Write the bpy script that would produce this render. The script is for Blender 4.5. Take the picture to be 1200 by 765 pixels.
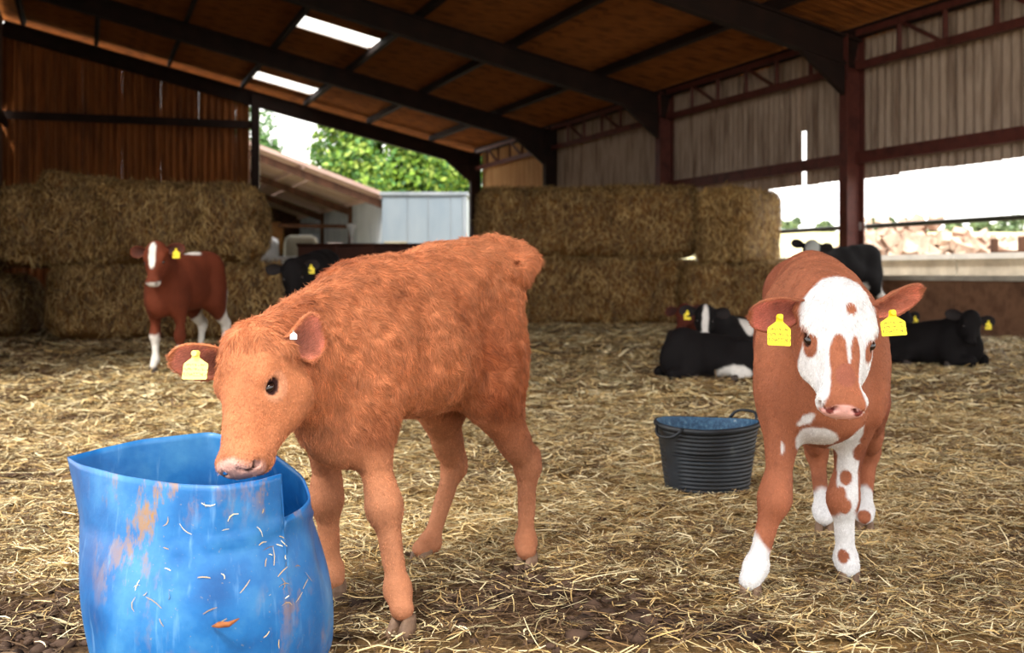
import bpy, math, random
import numpy as np
from mathutils import Vector, Matrix
random.seed(7); rng = np.random.default_rng(11)
for o in list(bpy.data.objects): bpy.data.objects.remove(o)
SC = bpy.context.scene; COL = SC.collection

# ------------------------------------------------------------------ camera, sky, sun, exposure
FP = 1400.0; CX = 600.0; HY = 320.0; EYE = 0.80
cam = bpy.data.cameras.new('camera'); cam_o = bpy.data.objects.new('camera', cam); COL.objects.link(cam_o)
cam_o.location = (0, 0, EYE); cam_o.rotation_euler = (math.pi/2, 0, 0)
cam.sensor_width = 36; cam.lens = FP/1200*36; cam.shift_y = -(382.5-HY)/1200
cam.clip_end = 600; cam.clip_start = 0.05
cam.dof.use_dof = True; cam.dof.focus_distance = 2.75; cam.dof.aperture_fstop = 5.0
SC.camera = cam_o
w = bpy.data.worlds.new('world'); SC.world = w; w.use_nodes = True
w.node_tree.nodes['Background'].inputs[0].default_value = (1.0, 0.975, 0.945, 1)
w.node_tree.nodes['Background'].inputs[1].default_value = 2.6
sl = bpy.data.lights.new('sun', 'SUN'); sl.energy = 3.6; sl.angle = math.radians(8); sl.color = (1, .93, .82)
so = bpy.data.objects.new('sun', sl); COL.objects.link(so)
so.rotation_euler = Vector((0.25, 0.62, -0.95)).to_track_quat('-Z', 'Y').to_euler()
SC.view_settings.view_transform = 'Standard'; SC.view_settings.look = 'None'
SC.view_settings.gamma = 1; SC.view_settings.exposure = 0.35; SC.view_settings.use_curve_mapping = False

# ------------------------------------------------------------------ helpers
def at(x, y, Y): return np.array([(x-CX)/FP*Y, Y, EYE-(y-HY)/FP*Y])
SN, CS = 0.336, 0.942                      # the shed runs away to the left: u along it, n across it
def sh(t, a, z=0.0): return np.array([-SN*t+CS*a, CS*t+SN*a, z])
U3 = np.array([-SN, CS, 0.]); N3 = np.array([CS, SN, 0.]); Z3 = np.array([0, 0, 1.])
def nrm(v):
    v = np.asarray(v, float); return v/np.linalg.norm(v)
def s2l(c): return tuple(((v/255.)/12.92 if v <= 10 else ((v/255.+.055)/1.055)**2.4) for v in c)
def tag(o, label=None, cat=None, group=None, kind=None):
    if label: o['label'] = label
    if cat: o['category'] = cat
    if group: o['group'] = group
    if kind: o['kind'] = kind
    return o
def link(o, parent=None):
    COL.objects.link(o)
    if parent is not None:
        o.parent = parent; o.matrix_parent_inverse = Matrix.Translation(-Vector(parent.location)) if parent.type == 'EMPTY' and parent.get('world_kids') else Matrix.Identity(4)
    return o
def empty(name, loc=(0, 0, 0), rz=0.0, wk=True):
    o = bpy.data.objects.new(name, None); o.location = loc; o.rotation_euler = (0, 0, rz); COL.objects.link(o)
    o.empty_display_size = .1
    o['world_kids'] = 1 if wk else 0
    return o
class MB:
    def __init__(s): s.v = []; s.f = []
    def quad(s, a, b, c, d):
        n = len(s.v); s.v += [tuple(a), tuple(b), tuple(c), tuple(d)]; s.f.append((n, n+1, n+2, n+3))
    def box8(s, P):
        n = len(s.v); s.v += [tuple(p) for p in P]
        for f in ((0, 3, 2, 1), (4, 5, 6, 7), (0, 1, 5, 4), (1, 2, 6, 5), (2, 3, 7, 6), (3, 0, 4, 7)): s.f.append(tuple(n+i for i in f))
        return s
    def box(s, c, size, ax=None, ay=None, az=None):
        ax = np.array([1., 0, 0]) if ax is None else nrm(ax); ay = np.array([0, 1., 0]) if ay is None else nrm(ay); az = Z3 if az is None else nrm(az)
        c = np.asarray(c, float); X, Y, Z = ax*size[0]/2, ay*size[1]/2, az*size[2]/2
        return s.box8([c-X-Y-Z, c+X-Y-Z, c+X+Y-Z, c-X+Y-Z, c-X-Y+Z, c+X-Y+Z, c+X+Y+Z, c-X+Y+Z])
    def bar(s, p0, p1, w_, h_, up=(0, 0, 1)):
        p0 = np.asarray(p0, float); p1 = np.asarray(p1, float); d = nrm(p1-p0); sd = np.cross(d, up)
        if np.linalg.norm(sd) < 1e-4: sd = np.cross(d, (1, 0, 0))
        sd = nrm(sd); u = np.cross(sd, d)
        return s.box((p0+p1)/2, (w_, np.linalg.norm(p1-p0), h_), sd, d, u)
    def ibeam(s, p0, p1, w_, h_, tf, tw, up):
        p0 = np.asarray(p0, float); p1 = np.asarray(p1, float); d = nrm(p1-p0); sd = nrm(np.cross(d, up)); u = np.cross(sd, d)
        o = u*(h_-tf)/2
        s.bar(p0+o, p1+o, w_, tf, u); s.bar(p0-o, p1-o, w_, tf, u); s.bar(p0, p1, tw, h_-2*tf, u); return s
    def tube(s, pts, r, n=8, cap=True):
        pts = [np.asarray(p, float) for p in pts]; rr = r if hasattr(r, '__len__') else [r]*len(pts); b0 = len(s.v); ref = None
        for i, p in enumerate(pts):
            d = nrm(pts[min(i+1, len(pts)-1)]-pts[max(i-1, 0)])
            if ref is None: ref = np.cross(d, (0, 0, 1)) if abs(d[2]) < .9 else np.cross(d, (1, 0, 0))
            e1 = nrm(ref-d*np.dot(ref, d)); ref = e1; e2 = np.cross(d, e1)
            for k in range(n):
                a = 2*math.pi*k/n; s.v.append(tuple(p+rr[i]*(e1*math.cos(a)+e2*math.sin(a))))
        for i in range(len(pts)-1):
            for k in range(n):
                k2 = (k+1) % n; s.f.append((b0+i*n+k, b0+i*n+k2, b0+(i+1)*n+k2, b0+(i+1)*n+k))
        if cap: s.f.append(tuple(b0+k for k in range(n))[::-1]); s.f.append(tuple(b0+(len(pts)-1)*n+k for k in range(n)))
        return s
    def build(s, name, m, parent=None, smooth=False):
        me = bpy.data.meshes.new(name); me.from_pydata([tuple(map(float, v)) for v in s.v], [], s.f)
        if m: me.materials.append(m)
        if smooth: me.polygons.foreach_set('use_smooth', [True]*len(me.polygons))
        me.update(); return link(bpy.data.objects.new(name, me), parent)
def np_obj(name, V, F, m, parent=None, col=None, smooth=True):
    me = bpy.data.meshes.new(name); V = np.asarray(V, np.float32); F = np.asarray(F, np.int32); k = F.shape[1]
    me.vertices.add(len(V)); me.vertices.foreach_set('co', V.ravel())
    me.loops.add(F.size); me.loops.foreach_set('vertex_index', F.ravel())
    me.polygons.add(len(F)); me.polygons.foreach_set('loop_start', np.arange(len(F), dtype=np.int32)*k)
    me.polygons.foreach_set('use_smooth', np.full(len(F), smooth))
    me.update(calc_edges=True)
    if col is not None:
        c = np.ones((len(V), 4), np.float32); c[:, :3] = col
        at_ = me.color_attributes.new('tint', 'FLOAT_COLOR', 'POINT'); at_.data.foreach_set('color', c.ravel())
    if m: me.materials.append(m)
    return link(bpy.data.objects.new(name, me), parent)
# numpy noise
def _h(ix, iy, iz, sd):
    with np.errstate(over='ignore'):
        n = (ix.astype(np.uint32)*np.uint32(374761393) + iy.astype(np.uint32)*np.uint32(668265263) + iz.astype(np.uint32)*np.uint32(2147483647) + np.uint32(sd*1013904223 & 0xffffffff))
        n = (n ^ (n >> np.uint32(13)))*np.uint32(1274126177); n = (n ^ (n >> np.uint32(16)))*np.uint32(2246822519); n ^= n >> np.uint32(15)
    return n.astype(np.float64)/4294967295.
def vnoise(P, sc=1.0, sd=0):
    P = np.asarray(P, float)*sc+1000.; i = np.floor(P).astype(np.int64); f = P-i; f = f*f*(3-2*f); r = 0
    for dx in (0, 1):
        for dy in (0, 1):
            for dz in (0, 1):
                wt = (f[:, 0] if dx else 1-f[:, 0])*(f[:, 1] if dy else 1-f[:, 1])*(f[:, 2] if dz else 1-f[:, 2])
                r = r + wt*_h(i[:, 0]+dx, i[:, 1]+dy, i[:, 2]+dz, sd)
    return r
def fbm(P, sc, o=3, sd=0):
    r = 0; a = 1; t = 0
    for k in range(o): r = r+a*vnoise(P, sc*2**k, sd+k); t += a; a *= .5
    return r/t

# ------------------------------------------------------------------ materials
class NT:
    def __init__(s, name):
        s.m = bpy.data.materials.new(name); s.m.use_nodes = True; s.t = s.m.node_tree; s.b = s.t.nodes['Principled BSDF']
    def n(s, ty, **k):
        nd = s.t.nodes.new(ty)
        for a, v in k.items():
            if a.startswith('i_'): nd.inputs[a[2:].replace('_', ' ')].default_value = v
            else: setattr(nd, a, v)
        return nd
    def l(s, a, b): s.t.links.new(a, b)
    def coord(s, scale=(1, 1, 1), rot=(0, 0, 0)):
        tc = s.n('ShaderNodeTexCoord'); mp = s.n('ShaderNodeMapping'); mp.inputs['Scale'].default_value = scale; mp.inputs['Rotation'].default_value = rot
        s.l(tc.outputs['Object'], mp.inputs['Vector']); return mp.outputs[0]
    def noise(s, co, sc, det=4, rough=.6):
        nd = s.n('ShaderNodeTexNoise'); nd.inputs['Scale'].default_value = sc; nd.inputs['Detail'].default_value = det; nd.inputs['Roughness'].default_value = rough
        s.l(co, nd.inputs['Vector']); return nd.outputs[0]
    def ramp(s, fac, stops):
        r = s.n('ShaderNodeValToRGB'); el = r.color_ramp.elements
        while len(el) < len(stops): el.new(.5)
        for e, (p, c) in zip(el, stops): e.position = p; e.color = (*c, 1) if len(c) == 3 else c
        s.l(fac, r.inputs[0]); return r.outputs[0]
    def mix(s, fac, a, b, mode='MIX'):
        mx = s.n('ShaderNodeMix', data_type='RGBA', blend_type=mode)
        for sock, v in ((mx.inputs[0], fac), (mx.inputs[6], a), (mx.inputs[7], b)):
            if hasattr(v, 'default_value'): s.l(v, sock)
            elif isinstance(v, (int, float)): sock.default_value = v
            else: sock.default_value = (*v, 1)
        return mx.outputs[2]
    def bump(s, h, st=.3, d=.01):
        b = s.n('ShaderNodeBump'); b.inputs['Strength'].default_value = st; b.inputs['Distance'].default_value = d
        s.l(h, b.inputs['Height']); s.l(b.outputs[0], s.b.inputs['Normal'])
    def base(s, c, rough=.8, spec=.3, metal=0.):
        if hasattr(c, 'default_value'): s.l(c, s.b.inputs['Base Color'])
        else: s.b.inputs['Base Color'].default_value = (*c, 1)
        s.b.inputs['Roughness'].default_value = rough; s.b.inputs['Specular IOR Level'].default_value = spec; s.b.inputs['Metallic'].default_value = metal
        return s.m
def mottled(name, c1, c2, sc=3., rough=.8, bump=.2, bsc=30, stretch=(1, 1, 1), c3=None, spec=.3, metal=0., bd=.01):
    t = NT(name); co = t.coord(stretch); f = t.noise(co, sc)
    st = [(.3, s2l(c1)), (.7, s2l(c2))] if c3 is None else [(.28, s2l(c1)), (.55, s2l(c2)), (.75, s2l(c3))]
    c = t.ramp(f, st); t.bump(t.noise(co, bsc), bump, bd); return t.base(c, rough, spec, metal)
def attr_mat(name, rough=.8, spec=.2, bump=0., bsc=200, bd=.003, var=0., trans=0.):
    t = NT(name); a = t.n('ShaderNodeAttribute', attribute_name='tint'); c = a.outputs['Color']
    if var: c = t.mix(1., c, t.ramp(t.noise(t.coord(), bsc*.4), [(.3, (1-var,)*3), (.7, (1, 1, 1))]), 'MULTIPLY')
    if bump: t.bump(t.noise(t.coord(), bsc, 3), bump, bd)
    t.base(c, rough, spec)
    if trans: t.b.inputs['Subsurface Weight'].default_value = trans; t.b.inputs['Subsurface Radius'].default_value = (.01, .004, .002); t.b.inputs['Subsurface Scale'].default_value = .5
    return t.m
M_steel = mottled('red oxide steel', (58, 26, 22), (96, 48, 40), 4, .55, .15, 60, c3=(74, 34, 28), spec=.4)
M_dsteel = mottled('dark painted steel', (26, 15, 12), (42, 24, 18), 3, .8, .15, 50)
M_roof = mottled('stained fibre cement roof sheet', (88, 48, 22), (150, 90, 40), 1.1, .9, .3, 25, (1, 6, 1), (114, 66, 30))
M_end = mottled('rusty brown corrugated sheet', (84, 46, 22), (146, 86, 40), 1.3, .6, .2, 30, (2, 2, .4), (112, 64, 30))
M_clad = mottled('weathered grey brown cladding', (118, 96, 80), (176, 156, 138), 2.2, .8, .3, 25, (3, 3, .35), (146, 124, 106))
M_ltan = mottled('pale weathered cladding', (176, 130, 84), (210, 168, 118), 2.0, .8, .2, 25, (3, 3, .4))
M_kick = mottled('brown stained concrete', (92, 62, 46), (140, 104, 80), 3.5, .9, .4, 30, c3=(112, 78, 58))
M_conc = mottled('pale concrete', (170, 164, 152), (214, 208, 194), 2.5, .9, .3, 25)
M_white = mottled('white painted metal', (200, 202, 200), (222, 222, 220), 3, .5, .05, 20)
M_bluewhite = mottled('pale blue white steel sheet', (122, 138, 152), (146, 158, 168), .8, .5, .05, 20, (1, 1, .3))
M_grey = mottled('pale grey corrugated sheet', (132, 142, 152), (168, 176, 184), 1.2, .6, .1, 20, (1, 1, .3))
M_beige = mottled('faded beige sheet', (150, 144, 124), (172, 166, 146), 2, .8, .1, 20)
M_pink = mottled('faded pink brown roof lining', (166, 138, 128), (198, 174, 164), .7, .9, .2, 12, (1, 5, 1))
M_rust = mottled('dark rusty plate', (50, 26, 18), (84, 44, 28), 2, .7, .4, 20)
M_shed = mottled('dark stained timber', (60, 40, 30), (92, 62, 46), 2, .9, .3, 14, (4, 4, .5))
M_yard = mottled('dusty pale yard', (190, 176, 146), (224, 212, 186), .7, .95, .4, 9)
M_grass = mottled('mown pale grass', (150, 166, 84), (196, 196, 130), .25, .95, .4, 6)
M_rock = mottled('pinkish rubble', (150, 112, 92), (222, 204, 186), 1.3, .9, .4, 12)
M_bark = mottled('brown bark', (70, 54, 40), (110, 88, 66), 3, .95, .6, 9, (4, 4, .6))
M_hoof = mottled('grey brown horn', (84, 64, 50), (132, 106, 86), 30, .6, .3, 120, bd=.003)
M_blackhoof = mottled('dark horn', (42, 36, 34), (74, 64, 58), 30, .6, .3, 120, bd=.003)
M_rope = mottled('frayed pale rope', (120, 100, 76), (166, 146, 116), 30, .95, .6, 90)
M_leaf = attr_mat('sunlit leaves', .6, .3)
M_straw = attr_mat('straw stalks', .62, .35)
M_fur = attr_mat('short calf coat', .75, .25, .55, 260, .004, .18)
M_farfur = attr_mat('far calf coat', .8, .15, .3, 90, .006, .15)
M_hair = attr_mat('single coat hairs', .55, .35)
M_ear = attr_mat('ear skin and hair', .7, .25, .3, 300, .002, .1, trans=.15)
t = NT('wet dark eyeball'); M_eye = t.base(s2l((26, 14, 12)), .06, .6)
t = NT('wet nose skin'); M_nose = t.base(s2l((226, 160, 140)), .35, .5)
t = NT('galvanised pin'); M_pin = t.base(s2l((225, 225, 222)), .3, .5, .6)
t = NT('translucent rooflight')
tr = t.n('ShaderNodeBsdfTranslucent'); tr.inputs[0].default_value = (.95, .93, .88, 1); df = t.n('ShaderNodeBsdfTransparent'); df.inputs[0].default_value = (.9, .9, .88, 1)
mx = t.n('ShaderNodeMixShader'); mx.inputs[0].default_value = .55; t.l(tr.outputs[0], mx.inputs[1]); t.l(df.outputs[0], mx.inputs[2]); t.l(mx.outputs[0], t.t.nodes['Material Output'].inputs[0]); M_light = t.m
def tagmat(name, col):                      # yellow ear tag: rows of small dark print, too small to read
    t = NT(name); tc = t.n('ShaderNodeTexCoord'); sp = t.n('ShaderNodeSeparateXYZ'); t.l(tc.outputs['UV'], sp.inputs[0])
    def band(lo, hi):
        a = t.n('ShaderNodeMath', operation='GREATER_THAN'); a.inputs[1].default_value = lo; t.l(sp.outputs[1], a.inputs[0])
        b = t.n('ShaderNodeMath', operation='LESS_THAN'); b.inputs[1].default_value = hi; t.l(sp.outputs[1], b.inputs[0])
        c = t.n('ShaderNodeMath', operation='MULTIPLY'); t.l(a.outputs[0], c.inputs[0]); t.l(b.outputs[0], c.inputs[1]); return c.outputs[0]
    s_ = None
    for lo, hi in ((.12, .24), (.32, .40), (.48, .56)):
        b = band(lo, hi)
        if s_ is None: s_ = b
        else:
            a = t.n('ShaderNodeMath', operation='ADD'); t.l(s_, a.inputs[0]); t.l(b, a.inputs[1]); s_ = a.outputs[0]
    mp = t.n('ShaderNodeMapping'); mp.inputs['Scale'].default_value = (11, 9, 1); t.l(tc.outputs['UV'], mp.inputs[0])
    vo = t.n('ShaderNodeTexNoise'); vo.inputs['Scale'].default_value = 1.6; vo.inputs['Detail'].default_value = 1; t.l(mp.outputs[0], vo.inputs[0])
    g = t.n('ShaderNodeMath', operation='GREATER_THAN'); g.inputs[1].default_value = .52; t.l(vo.outputs[0], g.inputs[0])
    m_ = t.n('ShaderNodeMath', operation='MULTIPLY'); t.l(g.outputs[0], m_.inputs[0]); t.l(s_, m_.inputs[1])
    k = t.n('ShaderNodeMath', operation='MULTIPLY'); k.inputs[1].default_value = .7; t.l(m_.outputs[0], k.inputs[0])
    return t.base(t.mix(k.outputs[0], s2l(col), s2l((96, 78, 20))), .45, .4)
M_tag = tagmat('yellow ear tag', (240, 218, 40)); M_tagpale = tagmat('pale yellow ear tag', (238, 232, 130))

# ------------------------------------------------------------------ floor of straw bedding
def muck(P):
    x, y = P[:, 0], P[:, 1]
    m = 1.0*np.exp(-(((x+.02)/.52)**2+((y-2.85)/.36)**2)) + .95*np.exp(-(((x+1.2)/.45)**2+((y-2.55)/.42)**2)) + .35*np.exp(-(((x-.35)/.3)**2+((y-2.6)/.12)**2))
    n = fbm(np.c_[x, y, 0*x], 2.6, 3, 5)
    far = np.clip((n-.60)*5, 0, 1)*.75
    leftdark = .35*np.clip((-x/np.maximum(y, 1)-.22)*5, 0, 1)  # ground darker towards the left of the view, apart from the muck patches
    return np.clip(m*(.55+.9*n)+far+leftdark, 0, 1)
def gz(P):
    x, y = P[:, 0], P[:, 1]; Q = np.c_[x, y, 0*x]
    near = np.clip((y-1)/1., 0, 1)
    return (fbm(Q, 3., 3, 1)-.5)*.035*near+(fbm(Q, 14., 2, 2)-.5)*.018*near
def graded(a0, a1, f0, f1, fine, gr=1.06):
    mid = list(np.arange(f0, f1, fine)); up = []; s = fine; x = mid[-1]
    while x < a1: s *= gr; x += min(s, .5); up.append(min(x, a1))
    dn = []; s = fine; x = f0
    while x > a0: s *= gr; x -= min(s, .5); dn.append(max(x, a0))
    return np.array(dn[::-1]+mid+up)
tt = graded(-5, 33.2, 1.6, 5.5, .028); aa = graded(-2.4, 10.8, -1.2, 3.6, .028)
T, A = np.meshgrid(tt, aa, indexing='ij'); V = np.c_[(-SN*T+CS*A).ravel(), (CS*T+SN*A).ravel(), np.zeros(T.size)]
V[:, 2] = gz(V)
idx = np.arange(T.size).reshape(T.shape)
F = np.c_[idx[:-1, :-1].ravel(), idx[:-1, 1:].ravel(), idx[1:, 1:].ravel(), idx[1:, :-1].ravel()][:, ::-1]
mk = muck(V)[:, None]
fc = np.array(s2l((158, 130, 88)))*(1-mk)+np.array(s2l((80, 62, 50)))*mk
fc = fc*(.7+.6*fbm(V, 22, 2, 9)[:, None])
t = NT('trodden straw and muck'); a = t.n('ShaderNodeAttribute', attribute_name='tint'); co = t.coord()
c1 = t.ramp(t.noise(t.coord((1, .25, 1), (0, 0, .6)), 60, 3), [(.3, (.35, .33, .3)), (.7, (1.25, 1.22, 1.1))])
c2 = t.ramp(t.noise(t.coord((.25, 1, 1), (0, 0, .3)), 40, 3), [(.35, (.5, .5, .5)), (.65, (1.2, 1.2, 1.2))])
c = t.mix(1., t.mix(1., a.outputs['Color'], c1, 'MULTIPLY'), c2, 'MULTIPLY'); t.bump(t.noise(co, 70, 4), .8, .015)
M_floor = t.base(c, .95, .1)
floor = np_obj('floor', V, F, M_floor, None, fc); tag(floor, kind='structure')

PAL = np.array([s2l(c) for c in ((240, 226, 184), (224, 200, 146), (194, 164, 108), (142, 114, 76), (172, 160, 122), (98, 78, 58))])
def ribbons(name, C, D, L, W, colr, m, parent=None, bend=.25, seg=3, up=None):
    """flat curved stalks: centre C, direction D, length L, width W"""
    n = len(C); D = D/np.linalg.norm(D, axis=1)[:, None]
    upv = np.tile(Z3, (n, 1)) if up is None else up
    S = np.cross(D, upv+rng.normal(0, .35, (n, 3))); S /= np.linalg.norm(S, axis=1)[:, None]+1e-9
    B = S*rng.normal(0, bend, (n, 1))+upv*rng.normal(0, bend*.35, (n, 1))
    V = np.zeros((n, seg+1, 2, 3))
    for k in range(seg+1):
        s_ = k/seg*2-1
        c = C+D*(L[:, None]*s_/2)+B*(L[:, None]*(s_*s_-.4)/2)
        wv = W[:, None]*S*(.5 if abs(s_) < .99 else .3)
        V[:, k, 0] = c-wv; V[:, k, 1] = c+wv
    base = np.arange(n)[:, None]*(seg+1)*2; Fs = []
    for k in range(seg): Fs.append(np.concatenate([base+2*k, base+2*k+1, base+2*k+3, base+2*k+2], 1))
    return np_obj(name, V.reshape(-1, 3), np.concatenate(Fs), m, parent, np.repeat(colr, (seg+1)*2, 0), smooth=False)
CC, DD, LL, WW, KK = [], [], [], [], []
for y0, y1, dens, ln, wd in ((1.7, 2.6, 3200, .055, .0028), (2.6, 3.4, 8800, .048, .0026), (3.4, 4.6, 6400, .052, .0030), (4.6, 7., 3200, .065, .0042), (7., 11., 850, .11, .0085), (11., 19., 240, .16, .015), (19., 30., 40, .22, .03)):
    n = int(dens*(y1-y0)*(y0+y1)/2*1.06*1.2)
    y = rng.uniform(y0, y1, n); x = (rng.uniform(-.53, .53, n))*y
    P = np.c_[x, y, 0*x]; m = muck(P); clump = fbm(P, 5, 2, 21)
    keep = rng.random(n) < np.clip(1.15-m*.8, .14, 1)*np.clip(.35+clump*1.4, .3, 1)
    a_ = x*CS+y*SN; t_ = -x*SN+y*CS; keep &= (a_ < 10.5) & (a_ > -1.9) & (t_ < 33)
    keep &= ~((x < -.42) & (x > -.92) & (y > 2.2) & (y < 2.7))
    P, m = P[keep], m[keep]; n = len(P); th = rng.uniform(0, 2*math.pi, n)
    P[:, 2] = gz(P)+rng.uniform(.002, .02, n)+.012*clump[keep]
    CC.append(P); DD.append(np.c_[np.cos(th), np.sin(th), rng.normal(0, .16, n)]); LL.append(ln*rng.lognormal(0, .5, n)); WW.append(wd*rng.uniform(.6, 1.5, n))
    zone = fbm(P, 1.7, 2, 31)
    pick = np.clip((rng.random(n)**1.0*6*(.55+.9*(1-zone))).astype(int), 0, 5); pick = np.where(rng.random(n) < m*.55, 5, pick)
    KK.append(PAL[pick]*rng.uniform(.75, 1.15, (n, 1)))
straw = ribbons('loose_straw', np.concatenate(CC), np.concatenate(DD), np.concatenate(LL), np.concatenate(WW), np.concatenate(KK), M_straw)
tag(straw, 'loose golden straw bedding strewn over the whole shed floor', 'straw', kind='stuff')

V, F = [], []
ico = np.array([[0, 0, 1], [.89, 0, .45], [.28, .85, .45], [-.72, .53, .45], [-.72, -.53, .45], [.28, -.85, .45], [.72, .53, -.45], [-.28, .85, -.45], [-.89, 0, -.45], [-.28, -.85, -.45], [.72, -.53, -.45], [0, 0, -1.]])
icf = np.array([[0, 1, 2], [0, 2, 3], [0, 3, 4], [0, 4, 5], [0, 5, 1], [1, 6, 2], [2, 7, 3], [3, 8, 4], [4, 9, 5], [5, 10, 1], [2, 6, 7], [3, 7, 8], [4, 8, 9], [5, 9, 10], [1, 10, 6], [11, 7, 6], [11, 8, 7], [11, 9, 8], [11, 10, 9], [11, 6, 10]])
y = rng.uniform(2.2, 6.5, 16000); x = rng.uniform(-.5, .5, 16000)*y; P = np.c_[x, y, 0*x]; P = P[rng.random(16000) < (muck(P)*.9)**2+.015]; P[:, 2] = gz(P)+.004
r = .0075*rng.lognormal(0, .5, len(P)); r = np.minimum(r, .022)
Vc = P[:, None, :]+(ico[None]*(1+rng.normal(0, .22, (len(P), 12, 1))))*r[:, None, None]*np.array([1.2, 1.2, .75]); Fc = (np.arange(len(P))[:, None, None]*12+icf[None]).reshape(-1, 3)
cl_ = np.array(s2l((72, 56, 46)))*rng.uniform(.55, 1.5, (len(P), 1)); mk_o = np_obj('muck_clods', Vc.reshape(-1, 3), Fc, mottled('unused', (1, 1, 1), (2, 2, 2)) if False else attr_mat('trodden muck', .9, .2, .4, 150, .003, .2), None, np.repeat(cl_, 12, 0))
tag(mk_o, 'dark brown crumbs of trodden muck scattered on the straw around the chestnut calf', 'muck', kind='stuff')

# ------------------------------------------------------------------ the shed
EAVE = 4.25; TAN = 0.236; AW = 10.75; AL = -2.0; TE = 33.1
def rz(a): return EAVE+.18+(AW-a)*TAN                     # underside height of the roof sheets
def corr(origin, ax, width, run, length, pitch, amp, out):
    """one corrugated sheet: waves across ax, running along run"""
    mb = MB(); n = int(round(width/pitch*6)); o = np.asarray(origin, float); ax = nrm(ax); run = nrm(run); out = nrm(out)
    P = [o+ax*(width*i/n)+out*(amp*math.sin(2*math.pi*(width*i/n)/pitch)) for i in range(n+1)]
    for p in P: mb.v += [tuple(p), tuple(p+run*length)]
    for i in range(n): mb.f.append((2*i, 2*i+2, 2*i+3, 2*i+1))
    return mb
def struct(name): return tag(empty(name), kind='structure')
# gable end wall, left of the opening (corner at a=4.33)
w_end = struct('wall_end'); AC = 4.33; a = AL-.04; k = 0
while a < AC-.15:
    wd = min(.98, AC-.12-a); h0 = rz(a)-.22
    mb = corr(sh(TE, a, 0), N3, wd, Z3, 1., .18, .05, U3)
    for i in range(len(mb.v)):                            # tops cut to the roof slope
        if i % 2: v = mb.v[i]; aa_ = v[0]*CS+v[1]*SN; mb.v[i] = (v[0], v[1], rz(aa_)-.25)
    mb.build('wall_sheet', M_end, w_end, True); a += .98
mb = MB(); mb.bar(sh(TE-.12, AL, 4.83), sh(TE-.12, AC, 4.83), .12, .2); mb.build('rail', M_dsteel, w_end)
mb = MB(); mb.bar(sh(TE-.12, AL, 2.0), sh(TE-.12, AC, 2.0), .12, .16); mb.build('rail', M_dsteel, w_end)
mb = MB(); mb.box(sh(TE-.35, AC-.75, 1.0), (1.5, .05, 2.0), N3, U3); mb.build('plank_panel', mottled('orange brown boarding', (120, 64, 24), (160, 92, 40), 2, .8), w_end)
# corner post of the opening
cp = MB(); cp.ibeam(sh(TE-.2, AC, 0), sh(TE-.2, AC, rz(AC)-.3), .2, .22, .02, .02, U3); tag(cp.build('steel_column', M_dsteel), 'dark steel post at the left edge of the bright end opening', 'post')
mb = MB(); mb.bar(sh(TE-.02, AC+.12, 0), sh(TE-.02, AC+.12, rz(AC)-.3), .05, .05); tag(mb.build('trim_1', M_beige), kind='structure')
# left wall: upright boards with gaps that let daylight through
w_l = struct('wall_left'); t0 = 8.0; r_ = random.Random(3)
while t0 < TE+.2:
    wd = r_.uniform(.5, .7); gap = r_.choice([0., 0., .0, .03, .10, .0])
    if t0 > 25.5: gap = r_.choice([.0, .02, .05])
    hh = rz(AL)-.1
    if r_.random() < .3 and t0 > 24:
        zc = r_.uniform(3.4, 5.2); mb = MB(); mb.box(sh(t0+wd/2, AL-.02, zc/2), (wd, .03, zc), U3, N3); mb.box(sh(t0+wd/2, AL-.02, (zc+.5+hh)/2), (wd, .03, hh-zc-.5), U3, N3)
    else: mb = MB(); mb.box(sh(t0+wd/2, AL-.02, hh/2), (wd, .03, hh), U3, N3)
    mb.build('board', M_shed, w_l); t0 += wd+gap
for z in (2.2, 4.6): mb = MB(); mb.bar(sh(8, AL+.08, z), sh(TE, AL+.08, z), .1, .16); mb.build('rail', M_dsteel, w_l)
# right wall: cladding sheets above, concrete kick wall below
w_r = struct('wall_right'); r_ = random.Random(5); g0, g1 = 16.42, 16.56
def clad_run(ta, tb, z0, z1):
    while ta < tb-.03:
        wd = min(1.0, tb-ta)
        corr(sh(ta, AW+.12, z0+r_.uniform(-.02, .02)), U3, wd, Z3, z1-z0, .167, .024, N3).build('wall_sheet', M_ltan if ta > 27.2 else M_clad, w_r, True); ta += 1.0
clad_run(3.1, g0, 2.21, EAVE+.05); clad_run(g0, g1, 3.08, EAVE+.05); clad_run(g1, TE-.1, 2.21, EAVE+.05)
tz = 3.1
for (za, hh, ww) in ((2.50, .17, .10),):
    mb = MB(); mb.bar(sh(3.1, AW-.02, za), sh(TE, AW-.02, za), ww, hh); mb.build('rail', M_steel, w_r)
k_ = struct('wall_kick'); tcols = [3.04, 9.0, 14.9, 20.95, 27.05, 33.0]
for i in range(5):
    n = 3
    for j in range(n):
        ta = tcols[i]+(tcols[i+1]-tcols[i])*j/n; tb = tcols[i]+(tcols[i+1]-tcols[i])*(j+1)/n
        mb = MB(); mb.box(sh((ta+tb)/2, AW+.16, .33), (tb-ta-.02, .16, .74), U3, N3); mb.build('concrete_panel', M_kick, k_)
mb = MB(); mb.box(sh(18, AW+.15, .735), (30, .26, .07), U3, N3); mb.build('ledge', M_conc, k_)
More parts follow.
